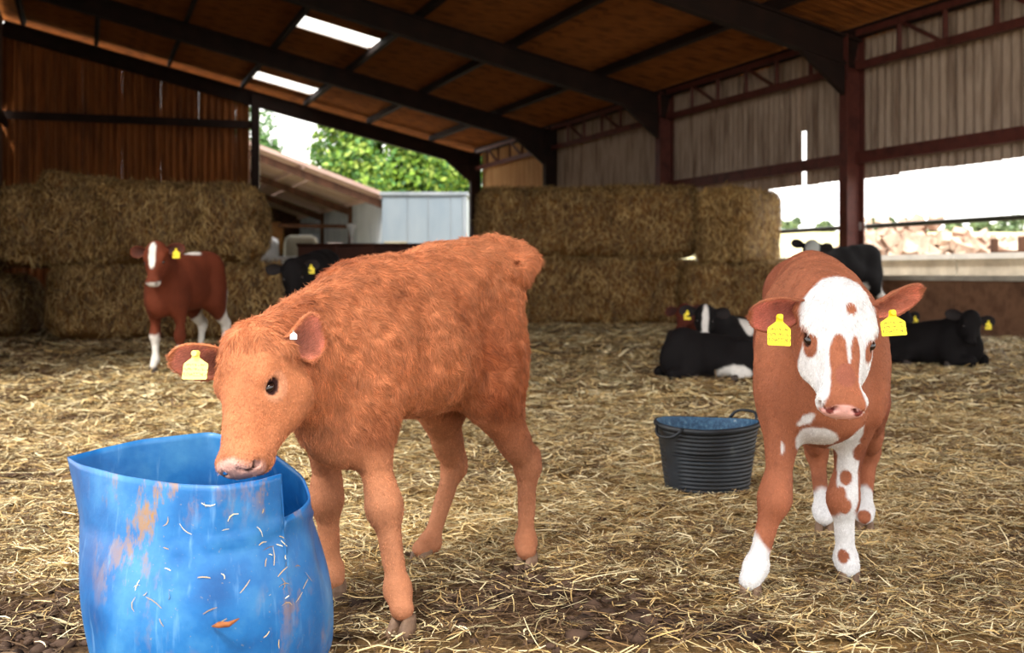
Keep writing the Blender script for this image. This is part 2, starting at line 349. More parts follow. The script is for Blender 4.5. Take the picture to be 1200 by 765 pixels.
# columns, rafters, lattice girders
names = ['beyond the right edge', 'near', 'nearest full height reddish steel column in the right wall', 'second steel column along the right wall, above the straw bales', 'third steel column along the right wall, farther left', 'farthest steel column at the right edge of the end opening']
for i, tc in enumerate(tcols):
    if i == 0: continue
    mb = MB(); mb.ibeam(sh(tc, AW-.12, -.02), sh(tc, AW-.12, EAVE+.05), .2, .30, .02, .015, N3)
    o = mb.build('steel_column', M_steel if i < 4 else M_dsteel)
    lb = names[i] if i > 1 else 'reddish steel column of the right wall outside the picture'
    tag(o, lb, 'column')
    mb = MB(); mb.box(sh(tc, AW-.12, .01), (.3, .4, .03), U3, N3); mb.build('base_plate', M_steel, o)
    mb = MB()
    for s_ in (-1, 1):
        for k in (-1, 1): mb.tube([sh(tc+s_*.12, AW-.12+k*.15, .01), sh(tc+s_*.12, AW-.12+k*.15, .06)], .015, 6)
    mb.build('bolt', M_pin, o)
for i, tc in enumerate(tcols):
    d = .42 if i < 5 else .40; zo = rz(AW)-.20-d/2
    mb = MB(); mb.ibeam(sh(tc, AW-.05, zo), sh(tc, AL, rz(AL)-.20-d/2), .19, d, .03, .02, Z3)
    o = mb.build('rafter', M_dsteel)
    tag(o, ['roof rafter outside the picture nearest the camera', 'roof rafter just above the camera view', 'nearest dark rafter meeting the tall column at top right', 'second dark rafter from the camera, crossing above the upper rooflight', 'third dark rafter, between the two rooflights', 'farthest rafter edging the bright end opening'][i], 'beam')
    p = sh(tc, AW-.05, 0); mb = MB()                        # haunch at the eaves
    q0, q1, q2 = sh(tc, AW-.25, zo-.1), sh(tc, AW-1.1, rz(AW-1.1)-.2-d+.02), sh(tc, AW-.25, zo-.62)
    a3 = U3*.05; mb.v += [tuple(q) for q in (q0-a3, q1-a3, q2-a3, q0+a3, q1+a3, q2+a3)]; mb.f += [(0, 1, 2), (5, 4, 3), (0, 3, 4, 1), (1, 4, 5, 2), (2, 5, 3, 0)]
    mb.build('haunch', M_dsteel, o)
for i in range(1, 5):
    ta, tb = tcols[i]+.12, tcols[i+1]-.12
    o = empty('lattice_girder', tuple(sh((ta+tb)/2, AW-.12, 3.8)))
    tag(o, ['lattice eaves girder outside and right of the tall column', 'lattice eaves girder between the first and second visible columns', 'lattice eaves girder above the right hand straw bales', 'farthest lattice eaves girder over the pale tan cladding'][i-1] if i > 1 else 'nearest lattice eaves girder at the top right, right of the tall column', 'girder')
    zt, zb = EAVE+.06, EAVE-.42
    mb = MB(); mb.bar(sh(ta, AW-.1, zt), sh(tb, AW-.1, zt), .08, .09); mb.build('top_chord', M_steel, o)
    mb = MB(); mb.bar(sh(ta, AW-.1, zb), sh(tb, AW-.1, zb), .09, .11); mb.build('bottom_chord', M_steel, o)
    for k in range(1, 6):
        s_ = ta+(tb-ta)*k/6; mb = MB(); mb.bar(sh(s_, AW-.1, zb), sh(s_, AW-.1, zt), .06, .06); mb.build('post', M_steel, o)
    for k in (0, 2, 4): 
        s_ = ta+(tb-ta)*k/6; s2 = ta+(tb-ta)*(k+1)/6; mb = MB(); mb.bar(sh(s_, AW-.1, zb), sh(s2, AW-.1, zt), .045, .045); mb.build('brace', M_steel, o)
# roof
ceil = struct('ceiling'); ANG = math.atan(TAN); dn = nrm(N3-Z3*TAN); upn = nrm(np.cross(U3, dn)); upn = upn if upn[2] > 0 else -upn
PUR = [AW-.05, 9.33, 7.51, 5.73, 4.01, 2.09, .26, -1.5]
for a in PUR: mb = MB(); mb.bar(sh(-2.9, a, rz(a)-.11), sh(TE+.1, a, rz(a)-.11), .09, .17, upn); mb.build('purlin', M_dsteel, ceil)
rows = [(AL-.3, 2.09), (2.09, 5.73), (5.73, 7.95), (7.95, AW+.45)]
SKY = [(31.1, 32.1, 4.07, 5.68), (24.1, 25.1, 4.07, 5.68)]     # translucent sheets
PITCH = .2; shw = 1.0; cache = {}
for i, (a0, a1) in enumerate(rows):
    t0 = -2.9
    while t0 < TE+.3:
        cut = [s_ for s_ in SKY if abs(s_[0]-t0) < .1 and s_[2] >= a0 and s_[3] <= a1+.1]
        segs = [(a0, a1)]
        if cut: segs = [(a0, cut[0][2]), (cut[0][3], a1)]
        for (b0, b1) in segs:
            if b1-b0 < .06: continue
            key = (round(b0, 2), round(b1, 2))
            if key not in cache:
                o = corr((0, 0, 0), U3, shw+.02, dn, (b1-b0+.06)/math.cos(ANG), PITCH, .028, upn).build('roof_sheet', M_roof, ceil, True); cache[key] = o; o.location = tuple(sh(t0, b0, rz(b0)+.012*(i % 2)))
            else:
                o = cache[key].copy(); COL.objects.link(o); o.location = tuple(sh(t0, b0, rz(b0)+.012*(i % 2)))
        if cut:
            s_ = cut[0]; mb = corr(sh(t0, s_[2], rz(s_[2])), U3, shw, dn, (s_[3]-s_[2])/math.cos(ANG), PITCH, .028, upn); mb.build('rooflight', M_light, ceil, True)
        t0 += shw
# cable loops hanging beside the left wall
for k, (tq, zt, dz, lb) in enumerate(((24.2, 5.0, 2.0, 'long looped rope hanging highest beside the left wall'), (26.2, 4.2, 1.5, 'shorter looped rope hanging right of the long one by the left wall'))):
    p = sh(tq, AL+.22, zt); mb = MB(); mb.tube([p+Z3*0+U3*(.45*math.sin(s_))+Z3*(-dz*.5*(1-math.cos(s_))) for s_ in np.linspace(0, 2*math.pi, 24)], .03, 6); tag(mb.build('rope', M_rope, None, True), lb, 'rope')
mb = MB(); mb.ibeam(sh(24.8, AL+.16, 0), sh(24.8, AL+.16, rz(AL)-.5), .2, .28, .02, .02, N3); tag(mb.build('steel_column', M_dsteel), 'dark steel column against the left wall beside the hanging ropes', 'column')
# gate rail across the open side
mb = MB(); mb.tube([sh(3.2, AW+.12, 1.49), sh(20.8, AW+.12, 1.49)], .035, 8); o = tag(mb.build('gate_rail', mottled('dark green grey pipe', (54, 56, 44), (84, 84, 66), 6, .5), None, True), 'dark horizontal pipe rail across the open right side', 'rail')
mb = MB(); mb.box(sh(14.9, AW+.05, 1.49), (.12, .1, .12), U3, N3); mb.build('bracket', M_pin, o)

# ------------------------------------------------------------------ straw bales
def bale(name, X0, Y0, z0, L, D, H, rotd, label, n_st_, tone=1.0, rnd=.16, seed=0, group=None, fluff=.03):
    """front-left bottom corner X0,Y0,z0; L along, D deep, H high"""
    n_st = int(n_st_*1.5); o0 = np.array([X0, Y0, z0]); r = math.radians(rotd); ex = np.array([math.cos(r), math.sin(r), 0]); ey = np.array([-math.sin(r), math.cos(r), 0])
    root = empty(name, tuple(o0+ex*L/2+ey*D/2)); tag(root, label, 'straw bale', group)
    mb = {}; V = []; F = []; st = .06
    def vid(i, j, k):
        key = (i, j, k)
        if key not in mb: mb[key] = len(V); V.append((i*L/nx, j*D/ny, k*H/nz))
        return mb[key]
    nx, ny, nz = int(L/st), int(D/st), int(H/st)
    for j in range(ny):
        for k in range(nz): F.append((vid(0, j, k), vid(0, j, k+1), vid(0, j+1, k+1), vid(0, j+1, k))); F.append((vid(nx, j, k), vid(nx, j+1, k), vid(nx, j+1, k+1), vid(nx, j, k+1)))
    for i in range(nx):
        for k in range(nz): F.append((vid(i, 0, k), vid(i+1, 0, k), vid(i+1, 0, k+1), vid(i, 0, k+1))); F.append((vid(i, ny, k), vid(i, ny, k+1), vid(i+1, ny, k+1), vid(i+1, ny, k)))
        for j in range(ny): F.append((vid(i, j, 0), vid(i, j+1, 0), vid(i+1, j+1, 0), vid(i+1, j, 0))); F.append((vid(i, j, nz), vid(i+1, j, nz), vid(i+1, j+1, nz), vid(i, j+1, nz)))
    V = np.array(V); S = np.array([L, D, H]); c = np.clip(V, rnd, S-rnd); d = V-c; ln = np.linalg.norm(d, axis=1)[:, None]
    Nn = np.where(ln > 1e-6, d/np.maximum(ln, 1e-6), 0); V2 = c+Nn*rnd
    nz_ = (fbm(V+seed*7, 1.6, 3, seed)-.5)*.17+(fbm(V+seed, 9, 2, seed)-.5)*.06
    V2 = V2+Nn*nz_[:, None]; V2[:, 2] = np.clip(V2[:, 2], 0.0, None)
    W3 = o0+V2[:, :1]*ex+V2[:, 1:2]*ey+V2[:, 2:3]*Z3
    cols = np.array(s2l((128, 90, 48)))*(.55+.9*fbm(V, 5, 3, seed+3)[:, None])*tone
    np_obj('bale_body', W3, np.array(F), M_bale, root, cols)
    Fa = np.array(F); ctr = W3[Fa].mean(1); e1 = W3[Fa[:, 1]]-W3[Fa[:, 0]]; e2 = W3[Fa[:, 3]]-W3[Fa[:, 0]]; fn = np.cross(e1, e2); fn /= np.linalg.norm(fn, axis=1)[:, None]+1e-9
    vis = np.where((fn@np.array([0, 1., 0])) < .25)[0]; vis = vis[(ctr[vis, 2] > .02) & ~((fn[vis, 2] < -.5))]
    pk = rng.choice(vis, n_st); u, v = rng.random((2, n_st, 1)); P = W3[Fa[pk, 0]]+e1[pk]*u+e2[pk]*v; fnn = fn[pk]
    D_ = np.tile(Z3, (n_st, 1))*rng.choice([1, .5, -.6], (n_st, 1))+rng.normal(0, .42, (n_st, 3)); D_ = D_-fnn*np.sum(D_*fnn, 1)[:, None]*.75
    Lw = .085*rng.lognormal(0, .4, n_st); pick = np.clip((rng.random(n_st)*6).astype(int), 0, 5)
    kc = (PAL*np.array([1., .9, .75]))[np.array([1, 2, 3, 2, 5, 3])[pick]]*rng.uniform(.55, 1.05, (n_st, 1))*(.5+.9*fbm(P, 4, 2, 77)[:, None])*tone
    s_ = ribbons('loose_stalks', P+fnn*rng.uniform(.0, fluff, (n_st, 1)), D_, Lw, np.full(n_st, .009), kc, M_straw, root, .2, 2, fnn)
    tag(s_, kind='stuff'); return root
M_bale = attr_mat('pressed straw', .9, .1, .8, 40, .03, .35)
yb = 18.6
bale('straw_bale', .2, yb, 0, 2.45, 1.2, 1.04, 0, 'lower long straw bale of the right stack, under the widest bale', 6000, .95, seed=1)
bale('straw_bale', -.55, yb+.02, 1.03, 3.52, 1.2, 1.12, 0, 'widest straw bale on top of the right stack, with a rounded left end', 9000, .95, .26, seed=2)
bale('straw_bale', 2.62, yb-.35, 0, 2.0, 1.3, .98, 4, 'lower straw bale at the right end, behind the lying calves', 5000, 1.0, seed=3)
bale('straw_bale', 2.86, yb-.05, .96, .82, 1.5, 1.13, -33, 'upper straw bale turned cornerwise at the right end of the stack', 6000, 1.2, .13, seed=4)
yl = 13.9
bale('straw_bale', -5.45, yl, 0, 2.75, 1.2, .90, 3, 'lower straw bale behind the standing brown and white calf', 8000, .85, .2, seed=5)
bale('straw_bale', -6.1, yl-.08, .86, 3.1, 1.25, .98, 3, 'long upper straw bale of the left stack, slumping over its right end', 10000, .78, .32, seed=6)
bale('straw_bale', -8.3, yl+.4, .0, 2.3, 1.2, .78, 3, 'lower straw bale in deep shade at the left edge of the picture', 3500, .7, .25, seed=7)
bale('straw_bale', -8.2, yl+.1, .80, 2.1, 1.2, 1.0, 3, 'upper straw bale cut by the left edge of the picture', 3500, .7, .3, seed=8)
bale('straw_heap', -5.55, yl+.1, 1.74, .8, .8, .2, 3, 'small tuft of straw heaped on top of the left stack', 1500, .75, .09, seed=9)
bale('straw_heap', -4.0, 17.6, -.02, 1.6, 1.0, .36, 0, 'low heap of straw by the foot of the end wall post', 2500, .95, .16, seed=10)

# ------------------------------------------------------------------ body shapes: smooth blend of anatomical volumes, skinned as one surface
class Body:
    def __init__(s, lo, hi, h):
        s.lo = np.array(lo, float); s.h = h; s.n = (np.ceil((np.array(hi)-s.lo)/h)).astype(int)+1
        s.F = np.full(s.n, .3, np.float32)
    def _sub(s, mn, mx):
        i0 = np.clip(np.floor((mn-s.lo)/s.h).astype(int), 0, s.n-1); i1 = np.clip(np.ceil((mx-s.lo)/s.h).astype(int)+1, 1, s.n)
        if np.any(i1 <= i0): return None
        sl_ = tuple(slice(a, b) for a, b in zip(i0, i1))
        g = np.meshgrid(*[s.lo[k]+s.h*np.arange(i0[k], i1[k]) for k in range(3)], indexing='ij')
        return sl_, np.stack([x.astype(np.float32) for x in g], -1)
    def _join(s, sl_, d, k, cut):
        A = s.F[sl_]
        if cut: hh = np.maximum(k-np.abs(A+d), 0)/k; s.F[sl_] = np.maximum(A, -d)+hh*hh*k/4
        else: hh = np.maximum(k-np.abs(A-d), 0)/k; s.F[sl_] = np.minimum(A, d)-hh*hh*k/4
    def cone(s, p0, p1, r0, r1, k=.03, flat=None, cut=False):
        p0 = np.asarray(p0, float); p1 = np.asarray(p1, float); R = max(r0, r1)*(1 if flat is None else max(1, 1/flat[1], flat[1]))+k+3*s.h
        q = s._sub(np.minimum(p0, p1)-R, np.maximum(p0, p1)+R)
        if q is None: return
        sl_, P = q; ax = p1-p0; L2 = max(ax@ax, 1e-9); D = P-p0.astype(np.float32); tt_ = np.clip(D@ax/L2, 0, 1); Q = D-tt_[..., None]*ax
        if flat is not None:                        # flat = (axis, s): radius along axis is s times the radius across
            e = nrm(flat[0]); c = Q@e; Q = Q+(c*(1/flat[1]-1))[..., None]*e; sc = min(1, flat[1])
        else: sc = 1
        d = (np.sqrt((Q*Q).sum(-1))-(r0+(r1-r0)*tt_))*sc
        s._join(sl_, d.astype(np.float32), k, cut)
    def ell(s, c, r, ax=None, k=.04, cut=False):
        """ellipsoid, ax = rows of three axes"""
        c = np.asarray(c, float); r = np.asarray(r, float); A = np.eye(3) if ax is None else np.array([nrm(a) for a in ax]); R = r.max()+k+3*s.h
        q = s._sub(c-R, c+R)
        if q is None: return
        sl_, P = q; Q = (P-c.astype(np.float32))@A.T.astype(np.float32); a = Q/r; k0 = np.sqrt((a*a).sum(-1)); b = a/r; k1 = np.sqrt((b*b).sum(-1))+1e-6
        s._join(sl_, (k0*(k0-1)/k1).astype(np.float32), k, cut)
    def mesh(s, smooth=2):
        F = s.F; I = F < 0; nx, ny, nz = F.shape
        cs = [I[dx:nx-1+dx, dy:ny-1+dy, dz:nz-1+dz] for dx in (0, 1) for dy in (0, 1) for dz in (0, 1)]
        cnt = sum(c.astype(np.int8) for c in cs); act = (cnt > 0) & (cnt < 8); ci = np.argwhere(act); idm = np.full(act.shape, -1, np.int32); idm[act] = np.arange(len(ci))
        offs = np.array([(dx, dy, dz) for dx in (0, 1) for dy in (0, 1) for dz in (0, 1)]); vals = [F[ci[:, 0]+o[0], ci[:, 1]+o[1], ci[:, 2]+o[2]] for o in offs]
        acc = np.zeros((len(ci), 3)); num = np.zeros(len(ci))
        for a in range(8):
            for b in range(a+1, 8):
                if np.abs(offs[a]-offs[b]).sum() != 1: continue
                m = (vals[a] < 0) != (vals[b] < 0); t_ = vals[a][m]/(vals[a][m]-vals[b][m]+1e-12); acc[m] += offs[a]+t_[:, None]*(offs[b]-offs[a]); num[m] += 1
        V = (ci+acc/num[:, None])*s.h+s.lo; Fs = []
        for ax in range(3):
            o1, o2 = [(1, 2), (2, 0), (0, 1)][ax]
            sa = [slice(1, -1)]*3; sa[ax] = slice(0, -1); sb = list(sa); sb[ax] = slice(1, None)
            A_ = I[tuple(sa)]; B_ = I[tuple(sb)]; m = A_ != B_; g = np.argwhere(m); base = g.copy(); base[:, o1] += 1; base[:, o2] += 1
            def gid(d1, d2):
                q = base.copy(); q[:, o1] -= d1; q[:, o2] -= d2; return idm[q[:, 0], q[:, 1], q[:, 2]]
            Q = np.stack([gid(0, 0), gid(1, 0), gid(1, 1), gid(0, 1)], 1); flip = ~A_[m]; Q[flip] = Q[flip][:, ::-1]; Fs.append(Q)
        Fq = np.concatenate(Fs); Fq = Fq[(Fq >= 0).all(1)]
        E = np.concatenate([Fq[:, [0, 1]], Fq[:, [1, 2]], Fq[:, [2, 3]], Fq[:, [3, 0]]]); n = len(V); deg = np.bincount(E[:, 0], minlength=n)+np.bincount(E[:, 1], minlength=n)
        for _ in range(smooth):
            S = np.stack([np.bincount(E[:, 0], V[E[:, 1], k], n)+np.bincount(E[:, 1], V[E[:, 0], k], n) for k in range(3)], 1)/np.maximum(deg, 1)[:, None]; V = V*.45+S*.55
        return V, Fq
def vnormals(V, F):
    fn = np.cross(V[F[:, 2]]-V[F[:, 0]], V[F[:, 3]]-V[F[:, 1]]); N = np.stack([sum(np.bincount(F[:, i], fn[:, k], len(V)) for i in range(4)) for k in range(3)], 1)
    return N/(np.linalg.norm(N, axis=1)[:, None]+1e-12)

class Calf:
    """pose given in world metres; s = size (withers 0.82 m at 1)"""
    def __init__(c, org, fwd, s=1.0, lift=0.):
        c.o = np.array([org[0], org[1], lift]); f = nrm([fwd[0], fwd[1], 0]); c.f = f; c.l = np.array([-f[1], f[0], 0]); c.s = s
        g = c.g
        c.J = dict(pel=g(-.27, 0, .755), loin=g(-.10, 0, .745), rib=g(.08, 0, .645), belly=g(-.05, 0, .585), chest=g(.24, 0, .59), wither=g(.20, 0, .755), brisket=g(.34, 0, .50), neck0=g(.28, 0, .66))
        for sd, y in (('l', 1), ('r', -1)):
            c.J['f'+sd] = [g(.27, .09*y, .60), g(.21, .105*y, .47), g(.225, .10*y, .275), g(.222, .10*y, .105), g(.25, .10*y, .04)]
            c.J['h'+sd] = [g(-.25, .075*y, .64), g(-.19, .115*y, .50), g(-.385, .10*y, .325), g(-.345, .10*y, .11), g(-.315, .10*y, .04)]
    def g(c, x, y, z): return c.o+(c.f*x+c.l*y)*c.s+Z3*z*c.s
    def head(c, O, tip, front, hs=1.0):
        c.O = np.asarray(O, float); c.a = nrm(np.asarray(tip)-O); fr = np.asarray(front, float); c.n = nrm(fr-c.a*(fr@c.a)); c.hl = nrm(np.cross(c.n, c.a)); c.hs = hs
    def H(c, a, l, n): return c.O+(c.a*a+(c.hl*l+c.n*n)*getattr(c, 'hx', 1.))*c.hs
    def grow(c, h, lying=False, lo=None, hi=None):
        J = c.J; s = c.s; pts = np.array([J[k] for k in ('pel', 'rib', 'chest', 'brisket', 'wither')]+sum([J[k] for k in ('fl', 'fr', 'hl', 'hr')], [])+[c.O, c.H(.33, 0, 0)]+list(getattr(c, 'tail', [])))
        lo = pts.min(0)-.27*s; hi = pts.max(0)+.27*s; lo[2] = max(lo[2], -.03+c.o[2]*1.0)
        b = Body(lo, hi, h); A = np.array([c.f, c.l, Z3]); tx = getattr(c, 'tilt', None); A = A if tx is None else np.array(tx)
        k = .06*s
        b.ell(J['rib'], np.array([.235, .150, .185])*s, A, k); b.ell(J['belly'], np.array([.25, .150, .140])*s, A, k)
        b.ell(J['chest'], np.array([.155, .125, .18])*s, A, k); b.ell(J['pel'], np.array([.15, .125, .115])*s, A, k)
        b.cone(J['pel'], J['loin'], .105*s, .11*s, k); b.cone(J['loin'], J['wither']-Z3*.03*s, .105*s, .085*s, k, (A[1], .8))
        b.ell(J['brisket'], np.array([.075, .075, .10])*s, A, k)
        if hasattr(c, 'hips'):
            for p in c.hips: b.ell(p, np.array([.03]*3)*s, None, .05*s)
        # neck: crest, body and throat
        nb = c.H(.07, 0, -.085); n0 = J['neck0']; mid = (n0+nb)/2
        b.cone(n0-c.f*.03*s, mid, .125*s, .088*s, k, (c.l, .78)); b.cone(mid, nb, .088*s, .066*c.hs, k, (c.hl, .85))
        b.cone(J['wither'], c.H(.03, 0, -.05), .055*s, .045*s, k); b.cone(J['brisket']+Z3*.04*s, c.H(.13, 0, -.125), .06*s, .035*s, k, (c.l, .6))
        # legs
        for sd in 'lr':
            p = J['f'+sd]; out = c.l*(1 if sd == 'l' else -1)
            b.ell((p[0]+p[1])/2+Z3*.02*s, np.array([.085, .052, .15])*s, A, .05*s)
            if not lying or getattr(c, 'front_legs', True):
                b.cone(p[0]*.35+p[1]*.65, p[1]*.35+p[2]*.65, .070*s, .037*s, .035*s, (out, .84)); b.cone(p[1]*.2+p[2]*.8, p[2], .034*s, .036*s, .02*s)
                b.ell(p[2]+c.f*.006*s, np.array([.034, .033, .046])*s, A, .03*s); b.cone(p[2], p[3], .029*s, .0225*s, .025*s); b.ell(p[3], np.array([.031, .029, .032])*s, A, .02*s)
                b.cone(p[3], p[4]+Z3*.021*s, .024*s, .027*s, .018*s)
            p = J['h'+sd]
            b.ell((p[0]*.55+p[1]*.45)-c.f*.035*s, np.array([.125, .065, .17])*s, A, .06*s)
            if not lying or getattr(c, 'hind_legs', True):
                b.cone(p[1]+(p[0]-p[1])*.1, p[1]*.35+p[2]*.65, .088*s, .042*s, .05*s, (out, .72)); b.cone(p[1]*.4+p[2]*.6, p[2], .040*s, .033*s, .03*s, (out, .85))
                hk = getattr(c, 'hock', 1.)*nrm(p[2]-p[1]+1e-6)*np.array([1, 1, 0]); b.cone(p[2]+hk*.012*s, p[2]+hk*.028*s+Z3*.03*s, .028*s, .019*s, .03*s)
                b.cone(p[2]+hk*.02*s+Z3*.03*s, p[1]*.6+p[2]*.4+hk*.03*s, .016*s, .02*s, .03*s)
                b.cone(p[2], p[3], .030*s, .0235*s, .025*s, (out, .85)); b.ell(p[3], np.array([.031, .029, .032])*s, A, .02*s); b.cone(p[3], p[4]+Z3*.021*s, .024*s, .027*s, .018*s)
        if hasattr(c, 'tail'):
            T = c.tail; R = c.tail_r
            for i in range(len(T)-1): b.cone(T[i], T[i+1], R[i], R[i+1], .009*s)
        # head
        H = c.H; q = c.hs; hx = getattr(c, 'hx', 1.); q3 = np.array([1, hx, hx])*q; qq = q*hx; HA = np.array([c.a, c.hl, c.n]); kk = .022*q
        hw = getattr(c, 'head_w', 1.)
        b.ell(H(.065, 0, -.045), np.array([.072, .072*hw, .060])*q3, HA, .03*q); b.ell(H(.115, 0, -.050), np.array([.085, .068*hw, .056])*q3, HA, kk)
        b.ell(H(.030, 0, -.035), np.array([.034, .038, .036])*q3, HA, .03*q)
        b.cone(H(.12, 0, -.052), H(.262, 0, -.034), .052*qq, .036*qq, kk, (c.hl, .98)); b.cone(H(.15, 0, -.022), H(.27, 0, -.020), .026*qq, .024*qq, kk, (c.hl, 1.15))
        for y in (-1, 1):
            b.ell(H(.135, .046*y*hw, -.085), np.array([.07, .028, .048])*q3, HA, .035*q)      # cheek
            b.ell(H(.106, .058*y*hw, -.022), np.array([.032, .017, .018])*q3, HA, .02*q)      # brow
            b.cone(H(.13, .045*y, -.105), H(.255, .016*y, -.066), .030*qq, .018*qq, .03*q)     # jaw
            b.ell(H(.284, .027*y, -.024), np.array([.024, .023, .025])*q3, HA, .015*q)        # nostril wing
        b.ell(H(.277, 0, -.038), np.array([.034, .048, .036])*q3, HA, .02*q); b.ell(H(.272, 0, -.068), np.array([.028, .034, .020])*q3, HA, .012*q)
        for y in (-1, 1):
            b.ell(H(.138, .068*y*hw, -.034), np.array([.017, .009, .011])*q3, HA, .008*q, cut=True)
            b.cone(H(.300, .020*y, -.015), H(.290, .041*y, -.026), .007*q, .0105*q, .006*q, cut=True)
            b.cone(H(.280, .040*y, -.062), H(.245, .052*y, -.069), .0034*q, .0025*q, .006*q, cut=True)
            b.ell(H(.055, .075*y*hw, -.055), np.array([.018, .014, .018])*q3, HA, .02*q)
        b.cone(H(.304, -.018, -.056), H(.304, .018, -.056), .004*q, .004*q, .006*q, cut=True)
        for f_ in getattr(c, 'extra', []): f_(b)
        return b.mesh()
def blobs(P, base, lst, sd=0, edge=.35, nsc=22):
    """flat coat patches: each (centre, radii, colour[, axes])"""
    C = np.tile(np.array(base, float), (len(P), 1)); nz_ = (fbm(P, nsc, 3, sd)-.5)*edge
    for it in lst:
        c, r, col = it[:3]; Q = P-np.asarray(c)
        if len(it) > 3: Q = Q@np.array([nrm(a) for a in it[3]]).T
        d = np.sqrt(((Q/np.asarray(r))**2).sum(1))+nz_; m = np.clip((1-d)*7+.5, 0, 1)[:, None]; C = C*(1-m)+np.array(col)*m
    return C
def make_ear(name, base, d, nn, L, W, root, coat, inner, m, cup=.35, droop=0., label=None, rootw=.5):
    """cupped leaf with rolled root; d = pointing direction, nn = direction the hollow faces"""
    d = nrm(d); nn = nrm(np.asarray(nn)-d*(np.asarray(nn)@d)); sdv = np.cross(d, nn); NU, NV = 18, 12; V = []; C = []
    for layer in (0, 1):
        for i in range(NU+1):
            u = i/NU; e_ = min(1, u/.5); wv = W*.5*((rootw+(1-rootw)*e_*e_*(3-2*e_)) if u < .5 else max(1-((u-.5)/.5)**2.6, .003)**.5)
            cu = cup*(1.25-.8*u)
            for j in range(NV+1):
                v = j/NV*2-1; ang = v*(1.15*cu*2)
                p = np.asarray(base)+d*(L*u)+sdv*(wv*math.sin(ang)/max(math.sin(1.15*cu*2), .3) if cu*2.3 < 1.5 else wv*math.sin(ang))+nn*(wv*(1-math.cos(ang))*1.1)-Z3*droop*L*u*u
                if layer: p = p-nn*(.0035+.004*(1-u)+.003*math.cos(v*1.5))
                V.append(p); rim = abs(v) > .86 or u > .93
                cc = np.array(coat) if (layer or rim) else np.array(inner)*min(1, .45+.65*max(u*u, v*v))+np.array(coat)*.25*v*v
                C.append(cc)
    F = []; n1 = (NU+1)*(NV+1)
    for i in range(NU):
        for j in range(NV):
            a = i*(NV+1)+j; q = (a, a+1, a+NV+2, a+NV+1); F.append(q); F.append(tuple(x+n1 for x in q[::-1]))
        for j in (0, NV):
            a = i*(NV+1)+j; F.append((a, a+NV+1, a+NV+1+n1, a+n1) if j == 0 else (a+NV+1, a, a+n1, a+NV+1+n1))
    for j in range(NV): a = NU*(NV+1)+j; F.append((a, a+1, a+1+n1, a+n1))
    o = np_obj(name, V, F, m, root, np.array(C)); make_ear.last = (np.array(V), np.array(F), np.array(C)); return o
def ear_hair(o, d, n, L, seed):
    V, F, C = make_ear.last; N = vnormals(V, F); make_hair('ear_hair', V, F, N, C, o, n, L, lambda P: np.tile(nrm(d), (len(P), 1)), .0004, .45, .35, seed)
def make_tag(c0, up, nn, w_, h_, parent, m=None, label=None):
    """house-shaped plastic ear tag hanging below its pin; c0 = pin point"""
    up = nrm(up); nn = nrm(np.asarray(nn)-up*(np.asarray(nn)@up)); sx = np.cross(up, nn); th = .0012
    out = [(-.12, .08), (.12, .08), (.16, -.18), (.5, -.42), (.5, -1.0), (.46, -1.04), (-.46, -1.04), (-.5, -1.0), (-.5, -.42), (-.16, -.18)]
    V = []; n = len(out)
    for l_ in (1, -1): V += [tuple(np.asarray(c0)+sx*x*w_+up*y*h_+nn*(l_*th+.006*math.sin((y)*3)*w_/.05)) for x, y in out]
    F = [tuple(range(n))[::-1], tuple(range(n, 2*n))]+[(i, (i+1) % n, (i+1) % n+n, i+n) for i in range(n)]
    me = bpy.data.meshes.new('ear_tag'); me.from_pydata(V, [], F); uv = me.uv_layers.new(name='UVMap')
    for lp in me.loops: x, y = out[lp.vertex_index % n]; uv.data[lp.index].uv = (x+.5, (y+1.04)/1.12)
    me.materials.append(m or M_tag); o = link(bpy.data.objects.new('ear_tag', me), parent)
    if w_ > .035:
        mb = MB(); mb.tube([np.asarray(c0)-nn*.008, np.asarray(c0)+nn*.008], [.007, .006], 10); mb.build('pin', M_pin if label else (m or M_tag), parent)
    if label: o['label'] = label
    return o
def make_eye(c, y, root, r=.0165, out=.0):
    """almond eyeball between its lids"""
    hw = getattr(c, 'head_w', 1.); C = c.H(.138, (.0575+out)*y*hw, -.034); e1 = nrm(c.a*.8+c.n*.45); e2 = nrm(c.hl*y+c.n*.35); e3 = np.cross(e1, e2)
    V = []; F = []; n = 16; m = 10; R3 = np.array([r*.86, r*.8, r*.64])*c.hs
    for i in range(m+1):
        for j in range(n):
            th = math.pi*i/m; ph = 2*math.pi*j/n; V.append(C+e1*R3[0]*math.cos(th)+(e2*R3[1]*math.cos(ph)+e3*R3[2]*math.sin(ph))*math.sin(th))
    for i in range(m):
        for j in range(n): F.append((i*n+j, i*n+(j+1) % n, (i+1)*n+(j+1) % n, (i+1)*n+j))
    return np_obj('eye', V, F, M_eye, root)
